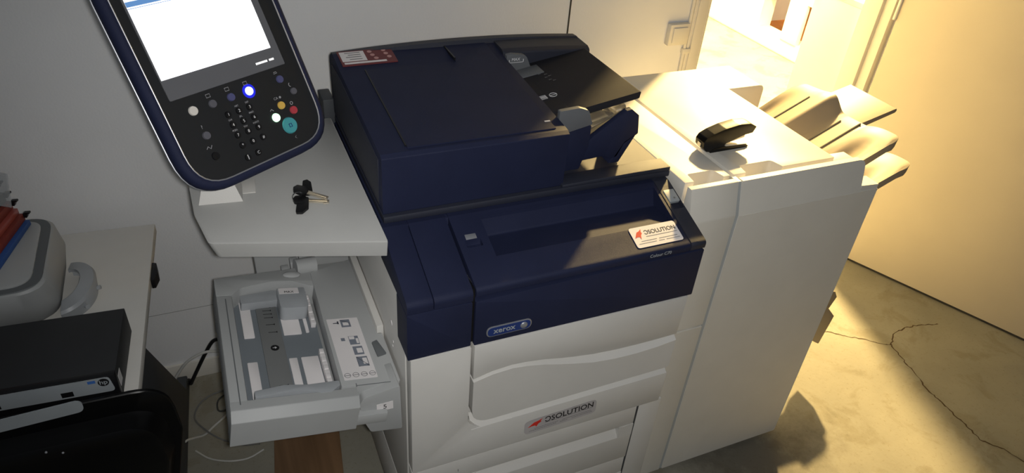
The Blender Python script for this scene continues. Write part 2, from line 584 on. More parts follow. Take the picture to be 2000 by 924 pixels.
# switch and surface cable duct beside the doorway
sw = thing('light_switch', 'white surface-mounted square light switch beside the doorway', 'light switch', (1.402, WY, 0.985))
obj('switch_box', MB().box(1.366, 1.440, WY - 0.022, WY, 0.985, 1.054, 0.003), TRIMW, sw)
obj('rocker', MB().box(1.377, 1.431, WY - 0.027, WY - 0.021, 0.994, 1.044, 0.003), TRIMW, sw)
cd = thing('cable_pair', 'pair of thin white cables clipped to the wall beside the light switch', 'cable', (1.452, WY, 0.0))
obj('cable', MB().cyl((1.4455, WY - 0.007, 0.010), (1.4455, WY - 0.007, 2.7), 0.0055, n=12), TRIMW, cd)
obj('cable', MB().cyl((1.4580, WY - 0.006, 0.010), (1.4580, WY - 0.006, 2.7), 0.0050, n=12), TRIMW, cd)
obj('clip', MB().box(1.436, 1.468, WY - 0.016, WY, 0.950, 0.968, 0.004), TRIMW, cd)

# ------------------------------------------------------------------ multifunction printer
P = thing('multifunction_printer', 'large white and navy multifunction copier with tilted touch screen panel and open side tray', 'printer', (0.57, 1.235, 0.0))

body = obj('body', MB().box(0.256, 0.886, 0.935, 1.55, 0.10, 0.93, 0.004), WHITE, P)
obj('side_panel', MB().prism([(0.94, 0.30), (1.52, 0.30), (1.52, 0.965), (1.10, 0.965), (1.085, 0.909), (0.94, 0.909)], 'x', 0.2495, 0.2575, 0.0015), WHITE, P)
for (y, z) in ((1.036, 0.784), (1.025, 0.742), (1.03, 0.726)):
    obj('side_hole', MB().cyl((0.2485, y, z), (0.2505, y, z), 0.006 if z > 0.76 else 0.003, n=14), PAPER, P)
lp = MB().prism([(0.935, 0.11), (1.50, 0.11), (1.50, 0.292), (0.935, 0.292)], 'x', 0.2500, 0.2570, 0.0015)
obj('lower_side_panel', lp, WHITE, P)
for (x, y) in ((0.285, 1.35), (0.285, 0.99), (0.85, 1.35), (0.85, 0.99)):
    obj('castor', MB().cyl((x - 0.014, y, 0.040), (x + 0.014, y, 0.040), 0.040, n=28, bev=0.004).box(x - 0.02, x + 0.02, y - 0.02, y + 0.02, 0.055, 0.102, 0.004), BLACKP, P)

# white front: frame, front door in two pieces, drawers
fr = rpoly([(0.2525, 0.7935), (0.3735, 0.7935), (0.3735, 0.575), (0.40, 0.5480), (0.878, 0.5525), (0.874, 0.458), (0.2525, 0.458)], [0.004, 0.004, 0.02, 0.05, 0.004, 0.004, 0.004])
frame_o = obj('front_frame', MB().prism(fr, 'y', 0.9100, 0.9400, 0.0015), WHITE, P)
# scooped ledge of the frame under the door
mb = MB()
lx = [0.382, 0.40, 0.43, 0.476, 0.56, 0.66, 0.76, 0.874]
mb.strip([(x, 0.9315, 0.574 + (0.006 if x < 0.39 else 0)) for x in lx], [(x, 0.9090, 0.5480 + 0.0008 * k) for k, x in enumerate(lx)])
obj('frame_ledge', mb, WHITE, P)
wave_u = [(0.3805, 0.700), (0.421, 0.7105), (0.465, 0.7145), (0.50, 0.7115), (0.536, 0.706), (0.575, 0.697), (0.611, 0.690), (0.66, 0.6825), (0.715, 0.678), (0.77, 0.6765), (0.82, 0.6765), (0.874, 0.678)]
wave_l = [(0.3805, 0.695), (0.421, 0.705), (0.465, 0.708), (0.50, 0.7035), (0.536, 0.695), (0.575, 0.683), (0.611, 0.673), (0.66, 0.6605), (0.715, 0.654), (0.77, 0.6525), (0.82, 0.655), (0.874, 0.662)]
up = [(0.3805, 0.7905)] + [(0.8775, 0.7875)] + list(reversed(wave_u))
obj('front_door', MB().prism(up, 'y', 0.9105, 0.9400, 0.0012), WHITE, P)
low = wave_l + rpoly([(0.874, 0.662), (0.8725, 0.5765), (0.3805, 0.5690), (0.3805, 0.695)], [0, 0.006, 0.045, 0])[1:-1]
mb = MB().prism(low, 'y', 0.9070, 0.9400, 0.0)
mb.strip([(x, 0.9290, z) for x, z in wave_u], [(x, 0.9070, z) for x, z in wave_l])
obj('front_door_grip', mb, WHITE, P)
tops = [0.4535, 0.262]
for k, z1 in enumerate(tops):
    z0 = z1 - 0.187
    prof = [(0.940, z1), (0.9130, z1), (0.9120, z1 - 0.060), (0.9340, z1 - 0.066), (0.9100, z1 - 0.098), (0.9100, z0), (0.940, z0)]
    dr = obj('drawer', MB().prism(prof, 'x', 0.2525, 0.8155, 0.0012), WHITE, P)
    # closed ends of the grip scoop
    for xa, xb in ((0.2525, 0.40), (0.775, 0.8155)):
        obj('grip_end', MB().prism([(0.9345, z1 - 0.062), (0.9105, z1 - 0.06), (0.9100, z1 - 0.098)], 'x', xa, xb), WHITE, dr)
    n = text_bm(MB(), str(k + 1), 0.016, FRONT(0.357, 0.9125, z1 - 0.037))
    obj('tray_number', n, GREYINK, dr, label='small grey tray number')
obj('drawer_side_gap', MB().box(0.8160, 0.8200, 0.912, 0.9365, 0.105, 0.456), DKGREY, P)
obj('front_post', MB().box(0.8205, 0.886, 0.914, 0.94, 0.105, 0.4565, 0.002), WHITE, P)

# navy front covers
obj('toner_door', MB().prism(rpoly([(0.2475, 0.7950), (0.3720, 0.7955), (0.3720, 0.9045), (0.2475, 0.9060)], 0.003), 'y', 0.9120, 0.98, 0.0012), NAVY, P)
obj('front_cover', MB().prism(rpoly([(0.3785, 0.7945), (0.8865, 0.7905), (0.8865, 0.9130), (0.3785, 0.9045)], 0.003), 'y', 0.9115, 0.96, 0.0012), NAVY, P)
TOPP = rpoly([(0.9120, 0.9065), (0.9100, 0.9295), (1.0760, 0.9880), (1.0930, 0.9890), (1.0930, 0.9065)], [0.002, 0.022, 0.006, 0.001, 0.001])
obj('top_cover_end', MB().prism(TOPP, 'x', 0.2480, 0.2965, 0.0012), NAVY, P)
obj('toner_lid', MB().prism(TOPP, 'x', 0.2985, 0.3725, 0.0012), NAVY, P)
TOPR = rpoly([(0.9125, 0.9155), (0.9105, 0.9325), (1.0760, 0.9880), (1.0930, 0.9890), (1.0930, 0.9155)], [0.002, 0.022, 0.006, 0.001, 0.001])
tc = obj('top_cover', MB().prism(TOPR, 'x', 0.3785, 0.8480, 0.0012), NAVY, P)
cut(tc, MB().prism(rpoly([(0.972, 0.9480), (1.050, 0.9440), (1.062, 0.9780), (1.064, 1.02), (0.972, 1.02)], [0.003, 0.006, 0.003, 0, 0]), 'x', 0.440, 0.842)
       .box(0.392, 0.424, 1.000, 1.016, 0.9555, 1.0, 0.002))
obj('usb_port', MB(frame((0.4065, 1.0235, 0.9700), (1, 0, 0), (0, 0.945, 0.33))).box(-0.011, 0.011, -0.006, 0.006, -0.001, 0.0012, 0.0004), SILVER, P, label='silver port slot')
pc = obj('power_cover', MB().prism(TOPR, 'x', 0.8510, 0.8870, 0.0015), NAVYC, P)
cut(pc, MB().prism([(1.000, 0.952), (1.050, 0.964), (1.050, 1.02), (1.000, 1.02)], 'x', 0.8575, 0.8845))
fx = frame((0.871, 1.034, 0.9735), (1, 0, 0), (0, 0.945, 0.33))
obj('power_flap', MB(fx).prism(rrect(-0.0130, 0.0130, -0.0165, 0.0165, 0.002), 'z', -0.006, 0.0012, 0.0006), SILVERP, P, label='pale grey flap over the power switch')
obj('lamp_dot', MB(fx).ball((0.003, -0.007, 0.001), 0.0025), CLEAR, P)
obj('front_gap', MB().box(0.3722, 0.3784, 0.918, 1.05, 0.80, 0.93), BLACKP, P)

# badge and lettering
bx = FRONT(0.4500, 0.9113, 0.8215)
bd = obj('badge', MB(bx).prism(rrect(-0.0475, 0.0475, -0.0125, 0.0125, 0.0124, 10), 'z', 0, 0.0022, 0.0006), SILVER, P, label='silver rimmed badge')
obj('badge_face', MB(bx).prism(rrect(-0.0450, 0.0450, -0.0103, 0.0103, 0.0102, 10), 'z', 0.0015, 0.0029), BADGE, bd)
obj('badge_lettering', text_bm(MB(), 'xerox', 0.0185, bx @ Matrix.Translation((-0.0105, 0.0012, 0.0031)), bold=0.0003), SILVERP, bd)
obj('badge_ball', MB(bx).ball((0.0305, 0, 0.003), 0.0078, (1, 1, 0.45)), SILVER, bd)
obj('model_lettering', text_bm(MB(), 'Colour C70', 0.0105, frame((0.776, 0.9106, 0.9245), (1, 0, 0), (0, 0.03, 1)), bold=0.00005), SILVERP, P)

def dsolution(xf, w, h, parent, label, m=None, cr=0.12):
    s = obj('sticker', MB(xf).prism(rrect(-w / 2, w / 2, -h / 2, h / 2, h * cr), 'z', 0, 0.0006), m or PAPER, parent, label=label)
    k = w / 0.11
    bird = [(-0.050, -0.001), (-0.0455, 0.006), (-0.041, 0.0125), (-0.035, 0.0145), (-0.0285, 0.0190), (-0.0310, 0.0120), (-0.0300, 0.0085), (-0.0345, 0.0035), (-0.0375, -0.0055), (-0.0390, 0.0005), (-0.0440, 0.0010)]
    obj('sticker_mark', MB(xf).prism([(x * k, y * h / 0.05) for x, y in bird], 'z', 0.0006, 0.0009), REDINK, s, label='red bird-like mark')
    t = MB()
    text_bm(t, '\u0186SOLUTION', 0.0165, bold=0.0002)
    xs = [v.co.x for v in t.bm.verts]; ys = [v.co.y for v in t.bm.verts]
    kx = 0.0745 * k / (max(xs) - min(xs))
    bmesh.ops.transform(t.bm, matrix=xf @ Matrix.Translation((-0.0245 * k, 0.0085 * h / 0.05, 0.0007)) @ Matrix.Diagonal((kx, kx * 1.05, 1, 1)) @ Matrix.Translation((-min(xs), 0, 0)), verts=t.bm.verts)
    obj('sticker_lettering', t, INK, s)
    f = MB(xf)
    for (x0, x1, y) in ((-0.024, 0.05, -0.0010), (-0.040, -0.004, -0.0105), (0.002, 0.047, -0.0105), (-0.048, -0.006, -0.0160), (-0.001, 0.012, -0.0160), (0.017, 0.050, -0.0160)):
        x = x0
        while x < x1 - 0.001:
            l = random.uniform(0.0012, 0.0030)
            f.box(x * k, min(x + l, x1) * k, (y - 0.0007) * h / 0.05, (y + 0.0007) * h / 0.05, 0.0006, 0.0008)
            x += l + 0.0006
    obj('sticker_small_print', f, GREYINK, s)
    return s
SLY = (0, 0.945, 0.320)
dsolution(frame((0.7845, 0.9500, 0.9462), (1, 0, 0), SLY), 0.110, 0.0500, P, 'white sticker with red mark and dark lettering on the navy cover')
dsolution(frame((0.6010, 0.9097, 0.5035), (0.995, 0, 0.045), (0, 0, 1)), 0.182, 0.046, P, 'silver sticker with red mark and dark lettering on the white front', mat('silver_sticker', (186, 182, 182), 0.4), 0.3)

# scanner housing and document feeder
obj('scanner_housing', MB().box(0.2515, 0.886, 1.075, 1.548, 0.905, 0.9865, 0.003), NAVY, P)
pl = obj('platen_cover', MB().box(0.2540, 0.8960, 1.0860, 1.552, 0.9880, 1.0030, 0.003)
         .prism([(0.63, 1.002), (0.8955, 1.002), (0.8955, 1.0125), (0.80, 1.0125), (0.63, 1.010)], 'y', 1.087, 1.128, 0.002), NAVYC, P)
FP = rpoly([(1.0960, 1.0025), (1.0925, 1.1230), (1.1020, 1.1284), (1.4400, 1.1520), (1.5150, 1.1620), (1.5550, 1.1450), (1.5580, 1.0025)], [0.003, 0.003, 0.003, 0.02, 0.03, 0.03, 0.003])
fd = obj('document_feeder', MB().prism(FP, 'x', 0.2560, 0.6350, 0.003), NAVY, P)
obj('feeder_side_panel', MB().prism([(1.12, 1.012), (1.115, 1.112), (1.43, 1.134), (1.53, 1.13), (1.54, 1.012)], 'x', 0.2540, 0.2570, 0.001), NAVYC, fd)
# lid plate lying on the sloping top
def topz(y): return 1.1290 + (y - 1.11) * 0.0697
lid2 = [(0.3100, 1.1110), (0.6120, 1.1110), (0.6120, 1.5080), (0.5140, 1.5080), (0.5140, 1.4300), (0.3100, 1.4300)]
t = bmesh.new()
va = [t.verts.new((x, y, (topz(y) if y < 1.45 else 1.1605) - 0.003)) for x, y in lid2]
vb = [t.verts.new((x, y, (topz(y) if y < 1.45 else 1.1605) + 0.0022)) for x, y in lid2]
t.faces.new(va); t.faces.new(list(reversed(vb)))
for i in range(6): t.faces.new((va[i], vb[i], vb[(i + 1) % 6], va[(i + 1) % 6]))
bmesh.ops.recalc_face_normals(t, faces=t.faces[:])
obj('feeder_lid', MB().add(t), NAVY, fd)
obj('lid_seam', MB().prism([(1.118, topz(1.118) - 0.001), (1.43, topz(1.43) - 0.001), (1.43, topz(1.43) + 0.0026), (1.118, topz(1.118) + 0.0026)], 'x', 0.3070, 0.3100), BLACKP, fd)
obj('lid_seam', MB().box(0.510, 0.5135, 1.432, 1.508, 1.156, 1.1628), BLACKP, fd)
obj('glare_mark', MB(frame((0.606, 1.139, 1.1336), (1, 0, 0), (0, 1, 0.07))).box(-0.006, 0.006, -0.002, 0.002, 0, 0.0006), PAPER, fd)  # white patch painted for a point of glare on the feeder
# rear hinge ridge, arched, going on behind the feed tray
rings = []
for k in range(13):
    x = 0.636 + (0.866 - 0.636) * k / 12
    zt = 1.163 - 0.010 * (k / 12) ** 2
    rings.append([(x, y, z) for y, z in rpoly([(1.4500, 1.004), (1.4480, zt - 0.006), (1.4600, zt), (1.5300, zt + 0.002), (1.5580, zt - 0.014), (1.5580, 1.004)], [0.002, 0.008, 0.008, 0.02, 0.02, 0.002])])
obj('rear_ridge', MB().loft(rings), NAVYC, fd)
mb = MB()
ar = []
for k in range(17):
    x = 0.2575 + (0.862 - 0.2575) * k / 16
    b = 0.012 * (1 - (2 * k / 16 - 1) ** 2)
    ar.append([(x, 1.500, 1.150), (x, 1.512, 1.1585 + b), (x, 1.535, 1.1570 + b), (x, 1.556, 1.140)])
obj('ridge_crown', MB().loft(ar), NAVYC, fd)
# feed tray
ft = obj('feed_tray', MB().prism(rpoly([(0.600, 1.0890), (0.851, 1.1350), (0.853, 1.1510), (0.600, 1.1075)], 0.003), 'y', 1.187, 1.449, 0.002), NAVYT, P)
TZ = lambda x: 1.1075 + (x - 0.600) * 0.172
obj('tray_roller_cover', MB(frame((0.640, 1.305, TZ(0.64)), (1, 0, 0.172), (0, 1, 0))).box(-0.02, 0.032, -0.020, 0.075, -0.001, 0.002, 0.0008), NAVYT, ft)
obj('tray_roller_cover', MB(frame((0.640, 1.305, TZ(0.64)), (1, 0, 0.172), (0, 1, 0))).box(-0.02, 0.05, -0.105, -0.050, -0.001, 0.002, 0.0008), NAVYT, ft)
tx = frame((0.66, 1.275, TZ(0.66) + 0.0003), (1, 0, 0.172), (0, 1, 0))
obj('tray_icon', MB(tx).cyl((-0.024, 0.0, 0), (-0.024, 0.0, 0.0004), 0.0085, n=20), WHITEINK, ft)
ic = MB(tx)
for (x0, x1, y0, y1) in ((-0.010, 0.010, 0.007, 0.0085), (-0.010, 0.010, -0.0085, -0.007), (-0.010, -0.0085, -0.0085, 0.0085), (0.0085, 0.010, -0.0085, 0.0085), (-0.006, 0.0086, -0.004, -0.002), (-0.006, 0.0086, 0.0, 0.0015), (-0.006, 0.0086, 0.003, 0.0045)):
    ic.box(x0, x1, y0, y1, 0, 0.0004)
obj('tray_icon', ic, WHITEINK, ft)
ic = MB(tx).tube([(0.026 + 0.0085 * math.cos(a * math.pi / 12), 0.0085 * math.sin(a * math.pi / 12), 0.0002) for a in range(24)], 0.0007, 6, True)
ic.box(0.0175, 0.0345, -0.0008, 0.0008, 0, 0.0004)
obj('tray_icon', ic, WHITEINK, ft)
for (x, y) in ((0.045, 0.13), (0.052, 0.118), (0.043, 0.108), (0.055, 0.10), (0.050, 0.085), (0.060, 0.088), (0.053, 0.070), (0.060, 0.062)):
    obj('size_mark', MB(tx).box(x - 0.004, x + 0.003, y - 0.0006, y + 0.0008, 0, 0.0004).box(x - 0.004, x - 0.0018, y - 0.0016, y + 0.0016, 0, 0.0004), GREYINK, ft)
g = obj('paper_guide', MB().prism(rpoly([(0.637, 1.100), (0.637, 1.158), (0.650, 1.160), (0.686, 1.155), (0.704, 1.116), (0.66, 1.100)], [0.002, 0.003, 0.008, 0.016, 0.004, 0.002]), 'y', 1.428, 1.440, 0.0015)
    .prism([(0.640, 1.1135), (0.715, 1.1265), (0.715, 1.1295), (0.640, 1.1165)], 'y', 1.385, 1.430, 0.0006), GUIDE, ft, label='grey sliding paper guide at the back of the feed tray')
mg = text_bm(MB(), 'MAX', 0.010, FRONT(0.660, 1.4275, 1.147))
mg.box(0.643, 0.680, 1.4272, 1.4279, 1.1395, 1.1405).box(0.643, 0.6445, 1.4272, 1.4279, 1.1395, 1.147).box(0.6785, 0.680, 1.4272, 1.4279, 1.1395, 1.147)
obj('guide_marking', mg, WHITEINK, ft)
obj('paper_guide', MB().prism(rpoly([(0.637, 1.110), (0.637, 1.147), (0.682, 1.150), (0.704, 1.142), (0.717, 1.109), (0.655, 1.096)], [0.002, 0.003, 0.014, 0.012, 0.003, 0.003]), 'y', 1.146, 1.157, 0.0015), GUIDE, ft, label='grey sliding paper guide at the front of the feed tray')
obj('guide_block', MB().prism(rpoly([(0.634, 1.004), (0.700, 1.004), (0.716, 1.060), (0.716, 1.106), (0.655, 1.094), (0.634, 1.090)], 0.003), 'y', 1.148, 1.30, 0.002), NAVY, fd)
# exit arm under the tray
ob = rpoly([(0.676, 1.030), (0.727, 1.078), (0.800, 1.128), (0.812, 1.130), (0.832, 1.114), (0.838, 1.070), (0.806, 1.050), (0.792, 1.020), (0.778, 1.016), (0.760, 1.026), (0.70, 1.022)], [0.004, 0.01, 0.004, 0.003, 0.003, 0.004, 0.006, 0.006, 0.006, 0.02, 0.004])
ea = obj('exit_arm', MB().prism(ob, 'y', 1.150, 1.163, 0.002).prism([(0.775, 1.004), (0.800, 1.004), (0.836, 1.072), (0.806, 1.055)], 'y', 1.150, 1.20, 0.002), NAVY, P)
obj('clear_stop', MB(frame((0.810, 1.255, 1.074), (0.93, 0, 0.36), (0, 1, 0))).box(-0.07, 0.045, -0.03, 0.03, -0.0015, 0.0015, 0.0007).box(0.02, 0.046, -0.025, 0.025, 0.0015, 0.012, 0.002).box(0.0, 0.012, -0.028, 0.028, 0.0015, 0.008, 0.002), CLEAR, P, label='clear plastic paper stop')
# maroon sticker on the feeder's rear corner
sx = frame((0.3265, 1.4905, 1.1604), (1, 0.02, 0), (0, 1, 0.133))
st = obj('service_sticker', MB(sx).prism(rrect(-0.061, 0.061, -0.036, 0.026, 0.001), 'z', -0.002, 0.0006), MAROON, P, label='maroon and white service sticker')
obj('sticker_panel', MB(sx).box(-0.057, -0.003, -0.020, 0.022, 0.0006, 0.0009).box(-0.055, 0.038, -0.031, -0.024, 0.0006, 0.0009), PAPER, st)
f = MB(sx)
for k, y in enumerate((0.016, 0.007, -0.002, -0.012)):
    f.box(-0.046 + 0.006 * (k % 2), -0.012, y - 0.0012, y + 0.0012, 0.0009, 0.0011)
obj('sticker_small_print', f, GREYINK, st)
f = MB(sx)
for (x, y) in ((0.010, 0.016), (0.013, 0.001), (0.018, -0.014), (0.042, 0.018), (0.044, 0.003), (0.048, -0.012)):
    f.cyl((x, y, 0.0006), (x, y, 0.0009), 0.0052, n=14)
obj('sticker_icons', f, mat('pale_red_ink', (196, 150, 146), 0.6), st)

# side shelf with rounded outline
out = rpoly([(0.2440, 1.014), (0.2440, 1.536), (-0.060, 1.536), (-0.074, 1.303), (-0.0700, 1.199), (-0.0520, 1.1005)], [0.002, 0.004, 0.06, 0.10, 0.10, 0.014])
rings = []
for z, ins in ((0.958, 0.016), (0.961, 0.010), (0.995, 0.001), (0.9985, 0.0005), (1.000, 0.003)):
    cx, cy = 0.09, 1.30
    rings.append([(x + ins * (1 if x < cx else 0) * 1.0, y + (ins if y < cy else -ins), z) for x, y in out])
obj('side_shelf', MB().loft(rings), SHELFW, P)
obj('shelf_support', MB().box(0.022, 0.252, 1.425, 1.52, 0.32, 0.960, 0.004), GREYW, P)
obj('rear_block', MB().box(0.2300, 0.256, 1.536, 1.60, 0.93, 1.045, 0.003), DKGREY, P)

# ---- control panel: its own plane, turned and tilted up
th = math.radians(31.6); ti = math.radians(26.8)
ca = Vector((math.cos(th), math.sin(th), 0))
cn = Vector((math.sin(th) * math.cos(ti), -math.cos(th) * math.cos(ti), math.sin(ti)))
cb_ = cn.cross(ca)
K = 1.181
CX = frame((-0.0197, 1.0800, 1.1411), ca, cb_) @ Matrix.Scale(K, 4)
def ring2(d, z, n=8):
    """outline of the panel grown by d (bowed sides, rounded corners), at height z"""
    x0, x1, y0, y1 = -0.0285 - d, 0.1975 + d, -0.0095 - d, 0.2975 + d
    p = rpoly([(x0 + 0.002, y0), (x1, y0 + 0.003), (x1 - 0.002, y1), (x0, y1)], 0.050 + d, n)
    return [(x, y, z) for x, y in p]
cp = obj('control_panel', MB(CX).loft([ring2(-0.030, -0.050), ring2(-0.006, -0.042), ring2(0.0085, -0.026), ring2(0.0128, -0.016), ring2(0.0138, -0.009), ring2(0.0125, -0.002), ring2(0.008, 0.0022), ring2(0.004, 0.0028), ring2(0.0012, 0.0016), ring2(0.0012, -0.004)]), NAVY, P)
mb = MB(CX); mb.tube([Vector(p) for p in ring2(0.0008, 0.0014)], 0.0011, 8, True)
obj('trim_ring', mb, SILVER, cp, label='thin silver trim ring')
mb = MB(CX); mb.tube([Vector(p) for p in ring2(0.0122, -0.0185)], 0.0015, 8, True)
obj('rear_trim', mb, SILVER, cp, label='silver rear trim')
obj('panel_face', MB(CX).loft([ring2(0.0004, -0.006), ring2(0.0004, 0.0)]), PANELB, cp)
obj('screen_frame', MB(CX).prism(rpoly([(-0.0125, 0.1105), (0.1750, 0.1105), (0.1720, 0.2990), (-0.0150, 0.2990)], 0.002), 'z', 0.0, 0.0010), SCREENG, cp)
obj('screen', MB(CX).box(-0.0113, 0.1622, 0.1380, 0.2960, 0.0008, 0.0014), SCREENW, cp, label='glowing white screen')
hb = MB(CX).box(-0.0113, 0.1622, 0.2328, 0.2392, 0.0014, 0.0016)
hb.box(-0.0113, 0.1622, 0.2302, 0.2309, 0.0014, 0.0016)
x = -0.0105
while x < 0.03:
    l = random.uniform(0.002, 0.006); hb.box(x, x + l, 0.2420, 0.2438, 0.0014, 0.0016); x += l + 0.0015
obj('screen_header', hb, SCREENB, cp)
tb = MB(CX)
x = 0.1285
for k in range(11):
    if k != 7:
        tb.box(x, x + 0.0024, 0.1208, 0.1238, 0.0010, 0.0013)
    x += 0.0029
obj('status_text', tb, SCREENT, cp)
def button(name, u, v, r, m, label=None, rv=None):
    mb = MB(CX)
    rv = rv or r
    t = bmesh.new()
    bmesh.ops.create_cone(t, cap_ends=True, segments=28, radius1=1, radius2=0.9, depth=1)
    for q in t.verts: q.co = Vector((u + q.co.x * r, v + q.co.y * rv, 0.0012 + q.co.z * 0.0026))
    mb.add(t)
    return obj(name, mb, m, cp, label=label)
button('power_button', 0.0114, 0.0903, 0.0066, POWERB, 'silver round button')
button('services_button', 0.0415, 0.0907, 0.0058, BTN_GREY)
button('job_status_button', 0.0712, 0.0909, 0.0058, BTN_BLUE)
button('machine_status_button', 0.1011, 0.0907, 0.0064, LED_BLUE, 'glowing blue round button')
button('pause_button', 0.1562, 0.0921, 0.0058, BTN_BLUE)
button('dial_button', 0.1706, 0.0696, 0.0052, BTN_GREY)
button('help_button', 0.0138, 0.0545, 0.0058, BTN_GREY)
button('language_button', 0.0133, 0.0249, 0.0058, BLACKP)
button('clear_all_button', 0.1411, 0.0565, 0.0060, BTN_YEL, 'yellow round button')
button('stop_button', 0.1577, 0.0439, 0.0062, BTN_RED, 'red round button')
button('energy_button', 0.1248, 0.0428, 0.0064, LED_GREEN, 'glowing green-white round button')
button('start_button', 0.1414, 0.0252, 0.0125, BTN_TEAL, 'large teal start button')
obj('button_halo', MB(CX).cyl((0.1011, 0.0907, 0.0), (0.1011, 0.0907, 0.0006), 0.0100, n=28), LED_HALO, cp, label='painted blue halo of the lit button')  # added disc that paints the halo of the lit button
LT = lambda u, v: CX @ Matrix.Translation((u, v, 0.0026))
LS = lambda u, v: CX @ Matrix.Translation((u, v, 0.0003))
DIM = mat('dim_legend', (165, 165, 170), 0.6)
rows = [('1', '2', '3'), ('4', '5', '6'), ('7', '8', '9'), ('*', '0', '#')]
sub = {'2': 'ABC', '3': 'DEF', '4': 'GHI', '5': 'JKL', '6': 'MNO', '7': 'PQRS', '8': 'TUV', '9': 'WXYZ'}
for j, rw in enumerate(rows):
    for i, ch in enumerate(rw):
        u = 0.0559 + 0.0176 * i + 0.0003 * j; v = 0.0702 - 0.0152 * j
        button('keypad_key', u, v, 0.0048, BLACKP)
        obj('key_legend', text_bm(MB(), ch, 0.0060, LT(u, v)), WHITEINK, cp)
        if ch in sub: obj('key_letters', text_bm(MB(), sub[ch], 0.0034, LS(u - 0.0005, v + 0.0073)), DIM, cp)
for (u, v, ch) in ((0.0567, 0.0062, '\u2016'), (0.0748, 0.0070, 'C')):
    button('keypad_key', u, v, 0.0048, BLACKP); obj('key_legend', text_bm(MB(), ch, 0.0060, LT(u, v)), WHITEINK, cp)
def sym(mb): obj('panel_symbol', mb, DIM, cp)
sym(text_bm(MB(), 'CA', 0.0054, LS(0.1370, 0.0680)))
sym(MB(CX).cyl((0.1445, 0.068, 0.0002), (0.1445, 0.068, 0.0005), 0.0018, n=12))
sym(text_bm(MB(), '?', 0.0066, LS(0.0128, 0.0665)))
for (u, v) in ((0.0400, 0.1025), (0.0700, 0.1027), (0.1000, 0.1025)):
    sym(MB(CX).tube([(u - 0.003, v - 0.0022, 0.0003), (u + 0.003, v - 0.0022, 0.0003), (u + 0.003, v + 0.0022, 0.0003), (u - 0.003, v + 0.0022, 0.0003)], 0.0005, 6, True))
sym(MB(CX).tube([(0.150, 0.1015, 0.0003), (0.156, 0.1018, 0.0003), (0.155, 0.1038, 0.0003), (0.151, 0.1038, 0.0003)], 0.0005, 6, True))
sym(MB(CX).tube([(0.170 + 0.003 * math.cos(a), 0.080 + 0.003 * math.sin(a), 0.0003) for a in [2.0, 2.5, 3.0, 3.5, 4.0, 4.5]], 0.0005, 6))
sym(MB(CX).tube([(0.1590 + 0.0022 * math.cos(a * math.pi / 6), 0.0545 + 0.0022 * math.sin(a * math.pi / 6), 0.0003) for a in range(12)], 0.0005, 6, True))
sym(MB(CX).tube([(0.120, 0.054, 0.0003), (0.123, 0.056, 0.0003), (0.1255, 0.053, 0.0003)], 0.0005, 6))
sym(MB(CX).tube([(0.1425, 0.006, 0.0003), (0.1455, 0.009, 0.0003), (0.1485, 0.006, 0.0003), (0.1455, 0.003, 0.0003)], 0.0005, 6, True))
sym(MB(CX).tube([(0.006, 0.037, 0.0003), (0.009, 0.040, 0.0003), (0.012, 0.036, 0.0003), (0.015, 0.040, 0.0003)], 0.0005, 6))
obj('start_icon', MB(CX).box(0.1388, 0.1398, 0.0225, 0.0280, 0.0026, 0.0029).box(0.1430, 0.1440, 0.0225, 0.0280, 0.0026, 0.0029).box(0.1388, 0.1440, 0.0272, 0.0280, 0.0026, 0.0029).box(0.1388, 0.1440, 0.0225, 0.0233, 0.0026, 0.0029), BADGE, cp)
# neck of the panel
nk = MB()
nk.loft([[(-0.060, 1.230, 1.0), (0.018, 1.222, 1.0), (0.022, 1.302, 1.0), (-0.052, 1.308, 1.0)],
         [(-0.050, 1.242, 1.030), (0.008, 1.237, 1.030), (0.012, 1.292, 1.030), (-0.044, 1.298, 1.030)],
         [(-0.046, 1.246, 1.034), (0.004, 1.241, 1.034), (0.008, 1.288, 1.034), (-0.040, 1.294, 1.034)]])
nk.tube(smooth_path([(-0.018, 1.268, 1.030), (-0.016, 1.266, 1.075), (0.004, 1.248, 1.120), (0.045, 1.205, 1.185)], 5), 0.0275, 24)
obj('panel_neck', nk, WHITE, P)
obj('shelf_plate', MB(frame((0.033, 1.273, 1.0005), (1, -0.08, 0), (0, 1, 0))).box(-0.011, 0.013, -0.025, 0.026, -0.001, 0.0012, 0.0006), WHITE, P)

# ---- open side tray, tilted up outwards
tl = math.radians(10.5)
TU = Vector((-math.cos(tl), 0, math.sin(tl))); TN = Vector((math.sin(tl), 0, math.cos(tl)))
TXF = Matrix.Identity(4)
for i in range(3):
    TXF[i][0] = TU[i]; TXF[i][1] = (0, 1, 0)[i]; TXF[i][2] = TN[i]; TXF[i][3] = (0.24, 0, 0.70)[i]
def T(): return MB(TXF)
tray = obj('side_tray', T().box(0.02, 0.3105, 0.925, 1.315, -0.078, -0.052, 0.004)
    .box(0.281, 0.312, 0.935, 1.32, -0.070, -0.002, 0.003)
    .prism(rpoly([(0.955, -0.002), (0.932, -0.001), (0.915, -0.016), (0.918, -0.078), (0.955, -0.078)], [0.002, 0.004, 0.003, 0.003, 0.001]), 'x', 0.084, 0.312, 0.001), GREYW, P)
rear = rpoly([(0.312, 1.320), (-0.002, 1.372), (-0.002, 1.290), (0.112, 1.279), (0.150, 1.300), (0.195, 1.303), (0.235, 1.292), (0.262, 1.284), (0.281, 1.262), (0.312, 1.262)], [0.004, 0.002, 0.002, 0.01, 0.02, 0.03, 0.02, 0.02, 0.004, 0.004], 4)
obj('rear_wall', T().prism(rear, 'z', -0.070, -0.001, 0.001), GREYW, tray)
obj('end_groove', T().box(0.2935, 0.2955, 0.945, 1.25, -0.003, -0.0012), MIDGREY, tray)
obj('pocket_floor', T().box(0.113, 0.283, 0.950, 1.300, -0.054, -0.043), BLUEGREY, tray)
